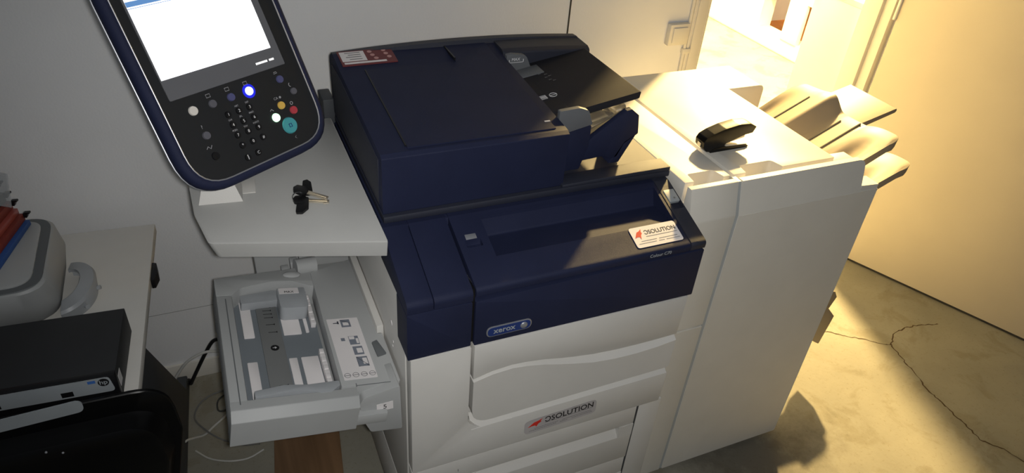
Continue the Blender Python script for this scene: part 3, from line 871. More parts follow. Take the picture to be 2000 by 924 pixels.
obj('size_strip', T().box(0.189, 0.232, 0.955, 1.285, -0.044, -0.0405, 0.0008), STRIPG, tray)
for (u, y) in ((0.2050, 1.262), (0.2048, 1.250), (0.2045, 1.238), (0.2040, 1.226), (0.2030, 1.203), (0.2010, 1.178), (0.2010, 1.020), (0.2000, 0.992)):
    obj('size_mark', T().prism([(u - 0.004, y - 0.0025), (u - 0.004, y + 0.0025), (u, y)], 'z', -0.0406, -0.0402).box(u - 0.001, u + 0.014, y - 0.0006, y + 0.0006, -0.0406, -0.0402), INK, tray)
obj('arrow_disc', T().cyl((0.2085, 1.129, -0.0405), (0.2085, 1.129, -0.0401), 0.0085, n=24), INK, tray)
ar = T().box(0.2055, 0.2130, 1.1283, 1.1298, -0.0401, -0.0398).prism([(0.2045, 1.129), (0.2085, 1.1325), (0.2085, 1.1255)], 'z', -0.0401, -0.0398)
obj('arrow_mark', ar, WHITEINK, tray)
for (u0, u1, y0, y1) in ((0.243, 0.264, 1.166, 1.288), (0.247, 0.266, 0.970, 1.092), (0.148, 0.185, 1.167, 1.280), (0.132, 0.139, 1.170, 1.268), (0.170, 0.186, 1.012, 1.094), (0.128, 0.162, 1.010, 1.094)):
    obj('pale_pad', T().prism(rrect(u0, u1, y0, y1, 0.002), 'z', -0.0435, -0.0405, 0.0008), PAPER, tray)
for (y0, y1) in ((1.185, 1.275), (1.005, 1.090)):
    comb = T()
    k = 0
    y = y0
    while y < y1:
        comb.box(0.116 + 0.001 * (k % 2), 0.126, y, y + 0.0122, -0.043, -0.030 + 0.002 * (k % 2), 0.0008); y += 0.0120; k += 1
    obj('roller_comb', comb, PAPER, tray)
rg = obj('tray_guide', T().prism(rpoly([(0.128, 1.213), (0.187, 1.213), (0.187, 1.283), (0.128, 1.283)], [0.012, 0.012, 0.004, 0.004]), 'z', -0.040, -0.006, 0.003).prism(rpoly([(0.132, 1.268), (0.262, 1.255), (0.262, 1.283), (0.195, 1.298), (0.120, 1.285)], 0.003), 'z', -0.042, -0.022, 0.001), TGUIDE, tray, label='grey rear paper guide')
obj('guide_label', T().box(0.142, 0.184, 1.262, 1.281, -0.0058, -0.0050), PAPER, tray)
mx = TXF @ Matrix.Rotation(math.pi, 4, 'Z')
ml = MB()
text_bm(ml, 'MAX', 0.0095, TXF @ Matrix.Translation((0.163, 1.267, -0.0049)) @ Matrix.Diagonal((-1, 1, 1, 1)))
obj('guide_marking', ml, INK, tray)
obj('tray_guide', T().prism(rpoly([(0.268, 0.958), (0.200, 0.964), (0.160, 0.958), (0.150, 0.950), (0.130, 0.952), (0.113, 0.966), (0.113, 0.978), (0.170, 0.976), (0.215, 0.982), (0.268, 0.974)], [0.003, 0.02, 0.01, 0.006, 0.006, 0.003, 0.003, 0.01, 0.02, 0.003], 3), 'z', -0.041, -0.001, 0.001), TGUIDE, tray, label='grey front paper guide')
obj('feed_cover', T().prism(rpoly([(-0.004, 0.957), (0.112, 0.957), (0.107, 1.3275), (-0.004, 1.378)], 0.003), 'z', -0.036, 0.001, 0.0015), GREYW, tray)
lb = obj('instruction_label', T().prism(rrect(0.0375, 0.1035, 0.973, 1.157, 0.002), 'z', 0.001, 0.0014), PAPER, P)
PGREY = mat('picture_grey', (122, 128, 140), 0.6)
for (u0, u1, y0, y1) in ((0.056, 0.076, 1.128, 1.152), (0.050, 0.070, 1.072, 1.098), (0.048, 0.068, 1.041, 1.066), (0.046, 0.067, 1.007, 1.034), (0.078, 0.086, 1.085, 1.094)):
    obj('picture', T().box(u0, u1, y0, y1, 0.0014, 0.0017), PGREY, lb)
for (u0, u1, y0, y1) in ((0.060, 0.072, 1.133, 1.143), (0.058, 0.069, 1.088, 1.097), (0.051, 0.056, 1.075, 1.090), (0.050, 0.061, 1.046, 1.060), (0.047, 0.056, 1.013, 1.030)):
    obj('picture_sheet', T().box(u0, u1, y0, y1, 0.0017, 0.0019), PAPER, lb)
PINK = mat('picture_ink', (72, 76, 86), 0.6)
obj('picture_line', T().tube([(0.067, 1.034, 0.0018), (0.046, 1.007, 0.0018)], 0.0006, 6).tube([(0.046, 1.007, 0.0018), (0.067, 1.007, 0.0018), (0.067, 1.034, 0.0018), (0.046, 1.034, 0.0018)], 0.0005, 6, True), PINK, lb)
obj('picture_line', T().tube([(0.076, 1.150, 0.0018), (0.057, 1.140, 0.0018)], 0.0006, 6), PINK, lb)
obj('label_marking', T().box(0.080, 0.092, 1.141, 1.143, 0.0014, 0.0017).box(0.080, 0.083, 1.139, 1.148, 0.0014, 0.0017), PINK, lb)
for k in range(4):
    c = 0.0455 + 0.0165 * k
    obj('label_symbol', T().tube([(c + 0.006 * math.cos(a * math.pi / 8), 0.985 + 0.006 * math.sin(a * math.pi / 8), 0.0016) for a in range(16)], 0.0005, 6, True).box(c - 0.0062, c + 0.0062, 0.9845, 0.9857, 0.0014, 0.0017), GREYINK, lb)
obj('cover_gap', T().box(0.083, 0.0845, 0.955, 0.962, -0.001, 0.0016).box(0.002, 0.083, 0.9555, 0.957, 0.0008, 0.0013), MIDGREY, tray)
obj('latch', T().prism(rpoly([(0.004, 1.035), (0.024, 1.028), (0.026, 1.072), (0.014, 1.078)], 0.002), 'z', -0.001, 0.004, 0.001), MIDGREY, tray)
obj('hinge_rail', MB().box(0.2330, 0.2480, 1.100, 1.380, 0.676, 0.722, 0.002), WHITE, P)
obj('rail_slot', T().box(-0.001, 0.006, 1.10, 1.37, 0.0005, 0.0022), BLACKP, tray)
# the bulky end cover with the tray number
ecp = rpoly([(0.238, 0.706), (0.166, 0.696), (0.158, 0.680), (0.160, 0.640), (0.176, 0.594), (0.240, 0.580)], [0.004, 0.012, 0.008, 0.01, 0.01, 0.004])
ec = obj('tray_end_cover', MB().prism(ecp, 'y', 0.938, 1.005, 0.003), GREYW, P)
lx_ = FRONT(0.2065, 0.9375, 0.6590)
nl = obj('number_label', MB(lx_).box(-0.0165, 0.0165, -0.0105, 0.0105, 0, 0.0006), PAPER, P)
obj('number', text_bm(MB(), '5', 0.0165, lx_ @ Matrix.Translation((0, 0, 0.0007))), INK, nl)
# rear hinge fittings of the tray
rf = MB().cyl((0.150, 1.352, 0.722), (0.105, 1.345, 0.728), 0.020, n=24)
obj('hinge_barrel', rf, GREYW, P)
for k in range(3):
    obj('hinge_fin', MB().box(0.075 + 0.022 * k, 0.092 + 0.022 * k, 1.352 + 0.012 * k, 1.372 + 0.014 * k, 0.690, 0.722 + 0.008 * k, 0.002), GREYW, P)
obj('thumb_knob', T().ball((0.150, 1.318, 0.004), 0.020, (1, 0.55, 0.3)), GREYW, tray)

# ------------------------------------------------------------------ finisher
F = thing('finisher', 'tall cream-white finisher unit docked to the right of the copier with output trays', 'finisher', (1.17, 1.29, 0.0))
obj('cabinet', MB().box(0.900, 1.330, 1.012, 1.588, 0.022, 0.951, 0.003).box(1.330, 1.450, 1.03, 1.58, 0.022, 0.800, 0.003), WHITE2, F)
for (x, y) in ((0.95, 1.08), (1.40, 1.08), (0.95, 1.52), (1.40, 1.52)):
    obj('castor', MB().cyl((x - 0.012, y, 0.020), (x + 0.012, y, 0.020), 0.020, n=20, bev=0.003), BLACKP, F)
FPR = rpoly([(1.021, 0.9990), (1.006, 0.9990), (0.9870, 0.922), (0.9870, 0.018), (1.021, 0.018)], [0.001, 0.004, 0.03, 0.004, 0.001])
def front_panel(name, x0, x1, zlo):
    pr = [(y, max(z, zlo)) for y, z in FPR]
    return obj(name, MB().prism(FPR if zlo < 0.05 else rpoly([(1.021, 0.9990), (1.006, 0.9990), (0.9870, 0.922), (0.9870, zlo), (1.021, zlo)], [0.001, 0.004, 0.03, 0.002, 0.001]), 'x', x0, x1, 0.002), WHITE2, F)
front_panel('transport_door', 0.8985, 1.0225, 0.596)
obj('transport_lower_door', MB().prism(rpoly([(1.028, 0.5905), (0.9870, 0.5905), (0.9870, 0.018), (1.028, 0.018)], 0.002), 'x', 0.8985, 1.0225, 0.002), WHITE2, F)
# right front door: profile lofted so its upper end is narrower with a rounded corner
fo = [(1.0325, 0.018), (1.4580, 0.018), (1.4560, 0.930), (1.4000, 0.934), (1.3990, 0.999), (1.0325, 0.999)]
fo = rpoly(fo, [0.004, 0.006, 0.003, 0.002, 0.020, 0.004])
t = bmesh.new()
def fy(z): return 0.9870 if z < 0.915 else 0.9870 + (z - 0.915) / 0.084 * 0.019
mbf = MB()
# split at the crease into lower and upper slabs
lo = rpoly([(1.0325, 0.018), (1.4580, 0.018), (1.4560, 0.9180), (1.0325, 0.9180)], [0.004, 0.006, 0.0, 0.0])
mbf.prism(lo, 'y', 0.9870, 1.030, 0.0)
hi2 = rpoly([(1.0325, 0.9180), (1.4000, 0.9180), (1.4000, 0.9990), (1.0325, 0.9990)], [0, 0, 0.022, 0.003])
mbf.loft([[(x, fy(z), z) for x, z in hi2], [(x, 1.021, z) for x, z in hi2]])
mbf.prism([(1.4000, 0.9175), (1.4560, 0.9175), (1.4560, 0.930), (1.4000, 0.934)], 'y', 0.9895, 1.030)
obj('front_door', mbf, WHITE2, F)
obj('door_gap', MB().prism([(1.030, 0.9975), (1.0085, 0.9975), (0.9885, 0.920), (0.9885, 0.02), (1.030, 0.02)], 'x', 1.0222, 1.0327), JOINT, F)
tl_ = obj('top_cover', MB().box(0.9000, 1.0205, 1.034, 1.588, 0.950, 1.0000, 0.002), WHITE2, F)
cut(tl_, MB().prism(rpoly([(0.922, 1.02), (1.006, 1.02), (0.996, 1.066), (0.926, 1.066)], [0, 0, 0.012, 0.008]), 'z', 0.962, 1.02))
tr_ = obj('top_cover', MB().box(1.0300, 1.3260, 1.034, 1.588, 0.950, 1.0000, 0.002), WHITE2, F)
cut(tr_, MB().prism(rpoly([(1.062, 1.02), (1.172, 1.02), (1.160, 1.066), (1.068, 1.066)], [0, 0, 0.012, 0.008]), 'z', 0.962, 1.02))
obj('cover_joint', MB().box(1.0205, 1.0300, 1.03, 1.588, 0.95, 0.9900), JOINT, F)
obj('rear_plate', MB().prism(rpoly([(1.324, 0.45), (1.452, 0.45), (1.452, 1.000), (1.324, 1.000)], [0.002, 0.006, 0.020, 0.001]), 'y', 1.440, 1.588, 0.002), WHITE2, F)
obj('front_plate', MB().box(1.322, 1.385, 1.028, 1.062, 0.60, 0.992, 0.002), WHITE2, F)

def wave(y):
    """cross section of an output tray, front to back"""
    a = (y - 1.075) / 0.36
    pts = [(0.0, 0.022), (0.05, 0.018), (0.15, -0.012), (0.24, 0.000), (0.30, 0.002), (0.48, 0.000), (0.52, 0.001), (0.66, 0.036), (0.70, 0.034), (0.80, 0.028), (0.85, 0.024), (0.93, 0.004), (1.0, 0.014)]
    for (a0, z0), (a1, z1) in zip(pts[:-1], pts[1:]):
        if a <= a1:
            s = (a - a0) / (a1 - a0); s = s * s * (3 - 2 * s)
            return (z0 + (z1 - z0) * s) 
    return pts[-1][1]
def out_tray(name, x0, x1, z0, slope, y0, y1, label, scallop=0.0, th=0.022):
    t = bmesh.new()
    NX, NY = 14, 72
    top = []; bot = []
    for j in range(NY + 1):
        y = y0 + (y1 - y0) * j / NY
        a = j / NY
        # right edge: rounded corners and a scallop in the middle
        e = x1
        d = min(y - y0, y1 - y)
        if d < 0.02: e -= 0.02 * (1 - math.sqrt(max(0, 1 - (1 - d / 0.02) ** 2)))
        s = max(0.0, 1 - abs((a - 0.50) / 0.14)); s = s * s * (3 - 2 * s)
        e -= scallop * s
        rt = []; rb = []
        for i in range(NX + 1):
            f = i / NX
            x = x0 + (e - x0) * f
            h = z0 + slope * (x - x0)
            wv = wave(1.075 + 0.36 * a)
            b = min(1.0, max(0.0, (f - 0.50) / 0.34)); b = b * b * (3 - 2 * b)
            if a < 0.30: wv += (0.020 - 0.018 * (a / 0.30) ** 3 - wv) * b
            elif a > 0.80: wv += (0.027 - 0.008 * (a - 0.80) / 0.20 - wv) * b
            z = h + wv
            if f > 0.9: z -= 0.006 * ((f - 0.9) / 0.1) ** 2
            rt.append(t.verts.new((x, y, z))); rb.append(t.verts.new((x - 0.002, y, z - th - 0.012 * (1 - f))))
        top.append(rt); bot.append(rb)
    for j in range(NY):
        for i in range(NX):
            t.faces.new((top[j][i], top[j][i + 1], top[j + 1][i + 1], top[j + 1][i]))
            t.faces.new((bot[j][i], bot[j + 1][i], bot[j + 1][i + 1], bot[j][i + 1]))
        t.faces.new((top[j][NX], bot[j][NX], bot[j + 1][NX], top[j + 1][NX]))
        t.faces.new((top[j][0], top[j + 1][0], bot[j + 1][0], bot[j][0]))
    for i in range(NX):
        t.faces.new((top[0][i], bot[0][i], bot[0][i + 1], top[0][i + 1]))
        t.faces.new((top[NY][i], top[NY][i + 1], bot[NY][i + 1], bot[NY][i]))
    bmesh.ops.recalc_face_normals(t, faces=t.faces[:])
    return obj(name, MB().add(t), CREAM, F, label=label)
SLB = 0.48
ot = out_tray('output_tray', 1.325, 1.590, 0.854, SLB, 1.070, 1.436, 'upper wavy cream output tray')
for (y, x1) in ((1.355, 1.545), (1.240, 1.560), (1.193, 1.580)):
    zt = lambda x: 0.854 + SLB * (x - 1.325)
    obj('slot', MB().prism([(1.340, zt(1.340) + wave(y) + 0.0022), (x1, zt(x1) + wave(y) + 0.0022), (x1, zt(x1) + wave(y) * 0.7 - 0.004), (1.340, zt(1.340) + wave(y) - 0.004)], 'y', y - 0.0018, y + 0.0018), SEAM_SHADE, ot)
obj('tray_extension', MB().prism(rpoly([(1.50, 0.892), (1.64, 0.922), (1.778, 0.961), (1.782, 0.966), (1.779, 0.974), (1.64, 0.938), (1.50, 0.905)], 0.003), 'y', 1.250, 1.425, 0.004), CREAM, F, label='pull-out middle flap of the upper tray')
out_tray('output_tray', 1.325, 1.680, 0.742, 0.42, 1.070, 1.436, 'lower wavy cream output tray', scallop=0.0)
bk = obj('lower_exit', MB().prism(rpoly([(1.44, 0.34), (1.69, 0.345), (1.752, 0.280), (1.748, 0.250), (1.735, 0.160), (1.690, 0.190), (1.66, 0.24), (1.44, 0.25)], 0.003), 'y', 1.150, 1.22, 0.002), CREAM, F)
obj('exit_flap', MB().prism(rpoly([(1.66, 0.395), (1.737, 0.372), (1.755, 0.345), (1.74, 0.300), (1.66, 0.345)], 0.002), 'y', 1.17, 1.21, 0.0015), CREAM, F)

# ------------------------------------------------------------------ small things on top
stp = thing('stapler', 'small black stapler standing on the finisher top', 'stapler', (1.085, 1.150, 1.0))
SX = frame((1.0135, 1.150, 1.0), (0.998, 0.02, 0), (0, 1, 0))
arm_ = rpoly([(0.030, 0.0015), (0.012, 0.005), (0.002, 0.016), (0.0, 0.030), (0.006, 0.040), (0.024, 0.0485), (0.055, 0.0575), (0.095, 0.0635), (0.126, 0.0615), (0.146, 0.0515), (0.139, 0.0370), (0.118, 0.0345), (0.066, 0.0190), (0.060, 0.0100), (0.046, 0.0015)], [0.003, 0.006, 0.008, 0.006, 0.006, 0.01, 0.03, 0.03, 0.012, 0.002, 0.002, 0.01, 0.003, 0.004, 0.002])
obj('arm', MB(SX).prism(arm_, 'y', -0.0160, 0.0160, 0.003, 3), BLACKG, stp)
base = rpoly([(0.022, 0.0), (0.134, 0.0), (0.136, 0.0035), (0.128, 0.0070), (0.060, 0.0110), (0.030, 0.0090)], [0.002, 0.002, 0.002, 0.004, 0.002, 0.002])
obj('base', MB(SX).prism(base, 'y', -0.0165, 0.0165, 0.0012), BLACKG, stp)
obj('magazine', MB(SX).prism([(0.055, 0.0125), (0.122, 0.0250), (0.122, 0.0355), (0.055, 0.0230)], 'y', -0.0115, 0.0115, 0.0008), STEEL, stp)
obj('anvil', MB(SX).prism([(0.068, 0.0102), (0.131, 0.0060), (0.131, 0.0088), (0.068, 0.0132)], 'y', -0.0150, 0.0150, 0.0004), STEEL, stp)
obj('pivot', MB(SX).box(-0.0008, 0.003, -0.006, 0.006, 0.014, 0.026, 0.001), CHROME, stp)

ky = thing('key_bunch', 'two small keys with black plastic bows lying on the white side shelf', 'keys', (0.135, 1.19, 1.0))
def key(o, ang, tilt, ln, bow):
    kx = Matrix.Translation(o) @ Matrix.Rotation(ang, 4, 'Z') @ Matrix.Rotation(tilt, 4, 'Y')
    k = obj('key', MB(kx).box(0.0, ln, -0.0055, 0.0055, -0.0012, 0.0012, 0.0004).box(0.004, ln * 0.92, -0.0010, 0.0010, -0.0018, 0.0018).box(ln * 0.75, ln * 0.85, -0.0070, -0.004, -0.0012, 0.0012), METAL, ky)
    bx_ = kx @ Matrix.Rotation(bow, 4, 'X')
    obj('bow', MB(bx_).prism(rpoly([(0.002, -0.006), (0.002, 0.006), (-0.006, 0.014), (-0.022, 0.011), (-0.026, 0.0), (-0.022, -0.011), (-0.006, -0.014)], 0.004), 'z', -0.0028, 0.0028, 0.001), BLACKP, k)
key((0.1330, 1.1950, 1.0165), math.radians(-26), math.radians(14), 0.041, 0.0)
key((0.1300, 1.1790, 1.0075), math.radians(-13), math.radians(6), 0.041, 0.0)
# bows of the two keys stand across the blades
mb = MB(Matrix.Translation((0.1360, 1.2160, 1.0150)) @ Matrix.Rotation(math.radians(-10), 4, 'Z') @ Matrix.Rotation(math.radians(24), 4, 'X'))
mb.prism(rpoly([(-0.010, -0.020), (0.012, -0.018), (0.009, 0.010), (0.002, 0.016), (-0.006, 0.014)], 0.003), 'z', -0.0028, 0.0028, 0.001)
obj('bow', mb, BLACKP, ky)
mb = MB(Matrix.Translation((0.1190, 1.1720, 1.0080)) @ Matrix.Rotation(math.radians(-16), 4, 'Z') @ Matrix.Rotation(math.radians(10), 4, 'X'))
mb.prism(rpoly([(-0.008, -0.028), (0.004, -0.028), (0.014, -0.014), (0.012, 0.014), (-0.002, 0.018), (-0.008, 0.004)], 0.004), 'z', -0.0028, 0.0028, 0.001)
obj('bow', mb, BLACKP, ky)
mb = MB()
mb.tube([(0.116 + 0.011 * math.cos(a * math.pi / 12), 1.188, 1.0125 + 0.011 * math.sin(a * math.pi / 12)) for a in range(24)], 0.0009, 8, True)
obj('key_ring', mb, CHROME, ky)

# ------------------------------------------------------------------ white desk and what stands on it
DR = math.radians(-3.6)
DXF = Matrix.Translation((-0.1985, 1.7465, 0)) @ Matrix.Rotation(DR, 4, 'Z')  # desk, the things on it and the black case: coordinates scaled about the camera
# local: x runs left as negative, y towards the viewer as negative
desk = thing('desk', 'white desk with dark grey side panel against the wall at the left', 'desk', (-0.70, 1.55, 0.0))
obj('desk_top', MB(DXF).box(-1.10, 0.0, -0.605, -0.002, 0.625, 0.650, 0.0015), DESKW, desk)
obj('side_panel', MB(DXF).prism([(-0.560, 0.045), (-0.020, 0.045), (-0.400, 0.625), (-0.560, 0.625)], 'x', -0.052, -0.030, 0.001), DKGREY, desk)
obj('foot', MB(DXF).box(-0.105, -0.032, -0.560, 0.045, 0.0, 0.045, 0.003), DKGREY, desk)
obj('side_panel', MB(DXF).box(-1.075, -1.053, -0.560, -0.05, 0.0, 0.625, 0.001), DKGREY, desk)
obj('cable_hook', MB(DXF).prism(rpoly([(0.0, -0.163), (0.010, -0.168), (0.015, -0.206), (0.008, -0.235), (0.0, -0.235)], 0.002), 'z', 0.617, 0.642, 0.001), BLACKP, desk)

pcx = Matrix.Translation((-0.2616, 1.1330, 0.65)) @ Matrix.Rotation(math.radians(-4.0), 4, 'Z')
pc_ = thing('desktop_computer', 'flat black desktop computer with a silver front strip on the white desk', 'computer', (-0.39, 1.23, 0.65))
obj('case', MB(pcx).box(-0.255, 0.0, 0.008, 0.192, 0.004, 0.070, 0.0015), PCBLACK, pc_)
obj('front_bezel', MB(pcx).box(-0.255, 0.0, -0.004, 0.010, 0.004, 0.071, 0.003), BLACKP, pc_)
for (x, y) in ((-0.235, 0.03), (-0.02, 0.03), (-0.235, 0.17), (-0.02, 0.17)):
    obj('foot', MB(pcx).cyl((x, y, 0), (x, y, 0.0045), 0.008, n=12), BLACKP, pc_)
fxp = pcx @ FRONT(0, -0.004, 0)
sp = obj('front_strip', MB(fxp).prism(rpoly([(-0.254, 0.030), (-0.006, 0.030), (-0.011, 0.0675), (-0.254, 0.0675)], [0.002, 0.008, 0.008, 0.002]), 'z', 0, 0.0012), SILVERP, pc_, label='silver-grey front strip')
for xa, xb in ((-0.096, -0.076), (-0.213, -0.194), (-0.240, -0.221)):
    obj('port', MB(fxp).box(xa, xb, 0.034, 0.046, 0.0012, 0.0018), BLACKP, sp)
obj('logo', MB(fxp).cyl((-0.022, 0.0560, 0.0012), (-0.022, 0.0560, 0.0018), 0.0095, n=28), INK, sp, label='round black logo disc')
obj('logo_lettering', text_bm(MB(), 'hp', 0.0145, fxp @ Matrix.Translation((-0.022, 0.0565, 0.0019)) , bold=0.0002), SILVERP, sp)
obj('blue_mark', MB(fxp).box(-0.048, -0.035, 0.057, 0.064, 0.0012, 0.0015), BLUEINK, sp)
obj('side_glint', MB(pcx).box(0.0, 0.0006, 0.010, 0.032, 0.024, 0.052), PAPER, pc_)  # white patch painted for a small reflection on the case side

cs = thing('black_case', 'glossy black rounded case with a silver band standing in front of the white desk', 'case', (-0.48, 1.105, 0.0))
sil = rpoly([(-0.78, 0.0), (-0.232, 0.0), (-0.202, 0.43), (-0.173, 0.56), (-0.180, 0.689), (-0.78, 0.704)], [0.03, 0.04, 0.06, 0.05, 0.075, 0.06], 8)
def sil_in(dx, dz, y):
    return [(max(-0.78 + dx, min(x, x - dx * (x + 0.78) / 0.6)), y, z * (1 - dz / 0.704)) for x, z in sil]
obj('shell', MB().loft([sil_in(0.004, 0.003, 1.1105), sil_in(0.0, 0.0, 1.108), sil_in(0.0, 0.0, 1.102), sil_in(0.002, 0.002, 1.100), sil_in(0.020, 0.048, 1.0995), sil_in(0.026, 0.052, 1.090), sil_in(0.034, 0.056, 1.064), sil_in(0.042, 0.062, 1.060)]), BLACKG, cs)
obj('band', MB(FRONT(0, 1.0995, 0)).prism(rpoly([(-0.70, 0.660), (-0.321, 0.6733), (-0.321, 0.7025), (-0.70, 0.688)], [0.01, 0.014, 0.014, 0.01], 8), 'z', -0.002, 0.0012), SILVERP, cs, label='silver-grey rounded band')
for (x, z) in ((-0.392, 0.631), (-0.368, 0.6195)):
    obj('glint_bead', MB().ball((x, 1.0598, z), 0.0025), SILVER, cs)  # silver beads put in as painted glints on the casing

wp = thing('inkjet_printer', 'rounded white home printer with a grey top band on the white desk', 'printer', (-0.575, 1.505, 0.65))
def wring(x0, x1, y0, y1, r, z): return [(x, y, z) for x, y in rrect(x0, x1, y0, y1, r, 8)]
obj('body', MB().loft([wring(-0.755, -0.402, 1.420, 1.622, 0.05, 0.65), wring(-0.772, -0.386, 1.402, 1.638, 0.055, 0.668), wring(-0.782, -0.376, 1.382, 1.652, 0.058, 0.716), wring(-0.774, -0.3845, 1.368, 1.653, 0.055, 0.766), wring(-0.769, -0.3893, 1.370, 1.651, 0.055, 0.771)]), GREYW, wp)
obj('top_band', MB().loft([wring(-0.767, -0.3912, 1.3725, 1.649, 0.053, 0.7705), wring(-0.766, -0.392, 1.3735, 1.648, 0.053, 0.7735)]), MIDGREY, wp)
obj('lid', MB().loft([wring(-0.756, -0.4095, 1.388, 1.634, 0.042, 0.773), wring(-0.756, -0.4095, 1.388, 1.634, 0.042, 0.7765), wring(-0.753, -0.4123, 1.391, 1.631, 0.042, 0.7785)]), GREYW, wp)
obj('front_flap', MB().prism(rpoly([(1.386, 0.653), (1.425, 0.653), (1.425, 0.680), (1.390, 0.664)], 0.003), 'x', -0.71, -0.455, 0.002), GREYW, wp)

# curved grey band on the desk by the printer
cx, cy = -0.380, 1.494
A0, A1, NN = math.radians(-92), math.radians(84), 28
rings = []
for k in range(NN + 1):
    a = A0 + (A1 - A0) * k / NN
    c, n = math.cos(a), math.sin(a)
    hh = 0.030 + 0.012 * math.sin(math.pi * k / NN)
    rings.append([(cx + rx * c, cy + ry * n, z) for rx, ry, z in ((0.060, 0.088, 0.650), (0.064, 0.094, 0.650 + hh * 0.8), (0.060, 0.089, 0.650 + hh), (0.034, 0.056, 0.650 + hh + 0.004), (0.034, 0.056, 0.650 + hh - 0.004), (0.054, 0.080, 0.650 + hh * 0.6), (0.052, 0.078, 0.650))])
gb = thing('curved_band', 'grey curved plastic band on the desk beside the white printer', 'plastic band', (-0.35, 1.52, 0.65))
obj('band', MB().loft(rings), TGUIDE, gb)
for a in (math.radians(-6), math.radians(-48)):
    obj('lug', MB().cyl((cx + 0.062 * math.cos(a), cy + 0.091 * math.sin(a), 0.667), (cx + 0.070 * math.cos(a), cy + 0.101 * math.sin(a), 0.669), 0.005, n=12), TGUIDE, gb)

# stack of hanging folders leaning over the printer lid
fold = [('blue', BLUE_F, 'blue hanging folder lowest in the stack on the white printer'),
        ('red', RED_F, 'dull red hanging folder directly above the blue one'),
        ('clear red', RED2_F, 'pale red see-through folder between two dull red folders'),
        ('red', RED_F, 'dull red hanging folder directly below the green one'),
        ('green', GREEN_F, 'dark green hanging folder with a white edge label'),
        ('red', RED_F, 'topmost dull red hanging folder at the left edge')]
z = 0.7788
for k, (nm, mm, lab) in enumerate(fold):
    th_ = (0.013, 0.017, 0.014, 0.020, 0.022, 0.034)[k]
    fx_ = Matrix.Translation((-0.429 - 0.0075 * k, 1.617 + 0.002 * k, z)) @ Matrix.Rotation(math.radians(-13.5 - 1.0 * k), 4, 'Z')
    r = thing('hanging_folder', lab, 'folder', (-0.56 - 0.0075 * k, 1.51, z), 'hanging folders on the white printer')
    obj('cover', MB(fx_).box(-0.29, 0.0, -0.215, 0.0, 0.0, th_ - 0.0006, 0.001), mm, r)
    if k in (1, 3, 4, 5):
        obj('hook', MB(fx_).prism(rpoly([(-0.004, th_ * 0.4), (0.006, th_ * 0.4), (0.010, th_ * 0.4 + 0.010), (0.014, th_ * 0.4 + 0.010), (0.014, th_ * 0.4 + 0.014), (0.002, th_ * 0.4 + 0.013), (-0.004, th_ * 0.4 + 0.006)], 0.0005), 'y', -0.004, 0.004), BLACKP, r)
    if k == 4:
        obj('edge_label', MB(fx_).box(-0.010, 0.0008, -0.105, -0.045, th_ * 0.2, th_ - 0.0002), PAPER, r)
    z += th_
sl_ = free('plastic_sleeve', MB(Matrix.Translation((-0.495, 1.540, z)) @ Matrix.Rotation(math.radians(-18), 4, 'Z') @ Matrix.Rotation(math.radians(12), 4, 'Y')).box(-0.20, 0.075, -0.0008, 0.0008, 0.002, 0.085), FROST, 'translucent plastic sleeve standing up from the folders at the left edge', 'plastic sleeve')

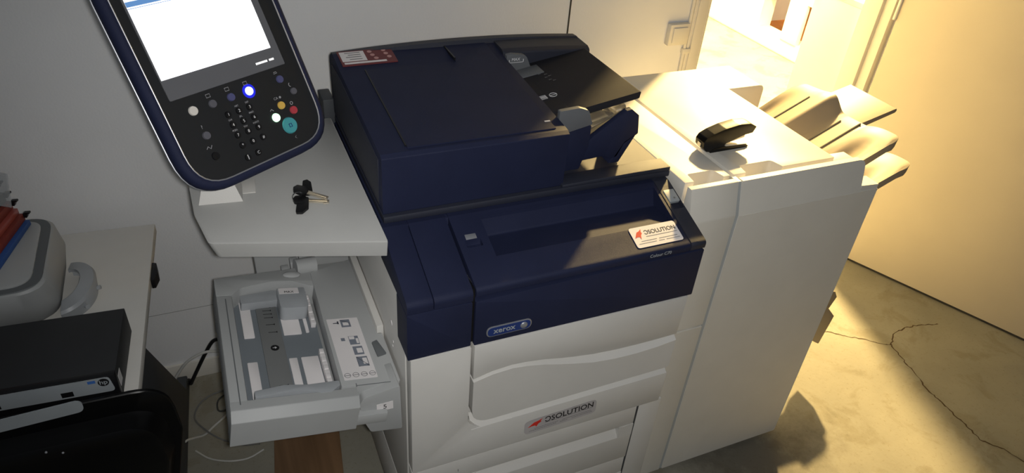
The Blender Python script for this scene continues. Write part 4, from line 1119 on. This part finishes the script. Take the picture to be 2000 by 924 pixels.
# ------------------------------------------------------------------ floor things at the left
free('floor_board', MB(Matrix.Translation((0.078, 1.42, 0)) @ Matrix.Rotation(math.radians(-7), 4, 'Z')).box(-0.094, 0.094, -0.40, 0.35, 0.0, 0.012, 0.0015), BOARD, 'brown wooden laminate board lying on the floor under the open tray', 'board')
def cable(pts, r, m, label, n=8):
    return free('cable', MB().tube(smooth_path(pts, n), r, 8), m, label, 'cable')
cable([(0.262, 1.556, 0.300), (0.262, 1.60, 0.300), (0.22, 1.70, 0.27), (0.10, 1.785, 0.20), (-0.02, 1.800, 0.185), (-0.075, 1.79, 0.183), (-0.105, 1.78, 0.180), (-0.132, 1.78, 0.174), (-0.161, 1.78, 0.130), (-0.193, 1.78, 0.072), (-0.212, 1.78, 0.036), (-0.222, 1.783, 0.016), (-0.222, 1.800, 0.007), (-0.23, 1.812, 0.0065)], 0.0058, BLACKP, 'thick black power cord curving down to the floor by the wall')
cable([(0.300, 1.556, 0.220), (0.300, 1.60, 0.215), (0.25, 1.68, 0.18), (0.12, 1.75, 0.115), (-0.01, 1.76, 0.12), (-0.06, 1.75, 0.140), (-0.106, 1.75, 0.152), (-0.158, 1.75, 0.164), (-0.212, 1.75, 0.140), (-0.250, 1.75, 0.092), (-0.272, 1.75, 0.058), (-0.295, 1.75, 0.0495)], 0.0042, CABLE_W, 'white cable arching over the black cord beside the dark desk foot')
cable([(-0.02, 1.75, 0.0035), (-0.09, 1.665, 0.0035), (-0.126, 1.631, 0.0035), (-0.170, 1.594, 0.0035), (-0.196, 1.569, 0.0060), (-0.222, 1.545, 0.030), (-0.245, 1.520, 0.0500), (-0.275, 1.470, 0.0485)], 0.0033, CABLE_W, 'straight white cable running across the floor toward the black case')
cable([(-0.05, 1.760, 0.003), (-0.125, 1.736, 0.003), (-0.170, 1.725, 0.003), (-0.202, 1.700, 0.003), (-0.219, 1.660, 0.003), (-0.212, 1.622, 0.003), (-0.165, 1.545, 0.0115), (-0.102, 1.500, 0.003), (-0.050, 1.485, 0.003)], 0.0027, CABLE_G, 'thin grey cable in a wide loop on the floor')
cable([(-0.10, 1.722, 0.003), (-0.127, 1.714, 0.003), (-0.148, 1.698, 0.003), (-0.154, 1.672, 0.003), (-0.148, 1.650, 0.003), (-0.122, 1.655, 0.003), (-0.095, 1.70, 0.003)], 0.0027, mat('dark_cable', (70, 70, 68), 0.5), 'thin dark cable curled in a small loop on the floor')
cable([(-0.224, 1.520, 0.003), (-0.190, 1.480, 0.003), (-0.148, 1.455, 0.003), (-0.108, 1.444, 0.003), (-0.078, 1.445, 0.003), (-0.042, 1.460, 0.003)], 0.0024, CABLE_W, 'thin pale cable bowing across the floor left of the wooden board')
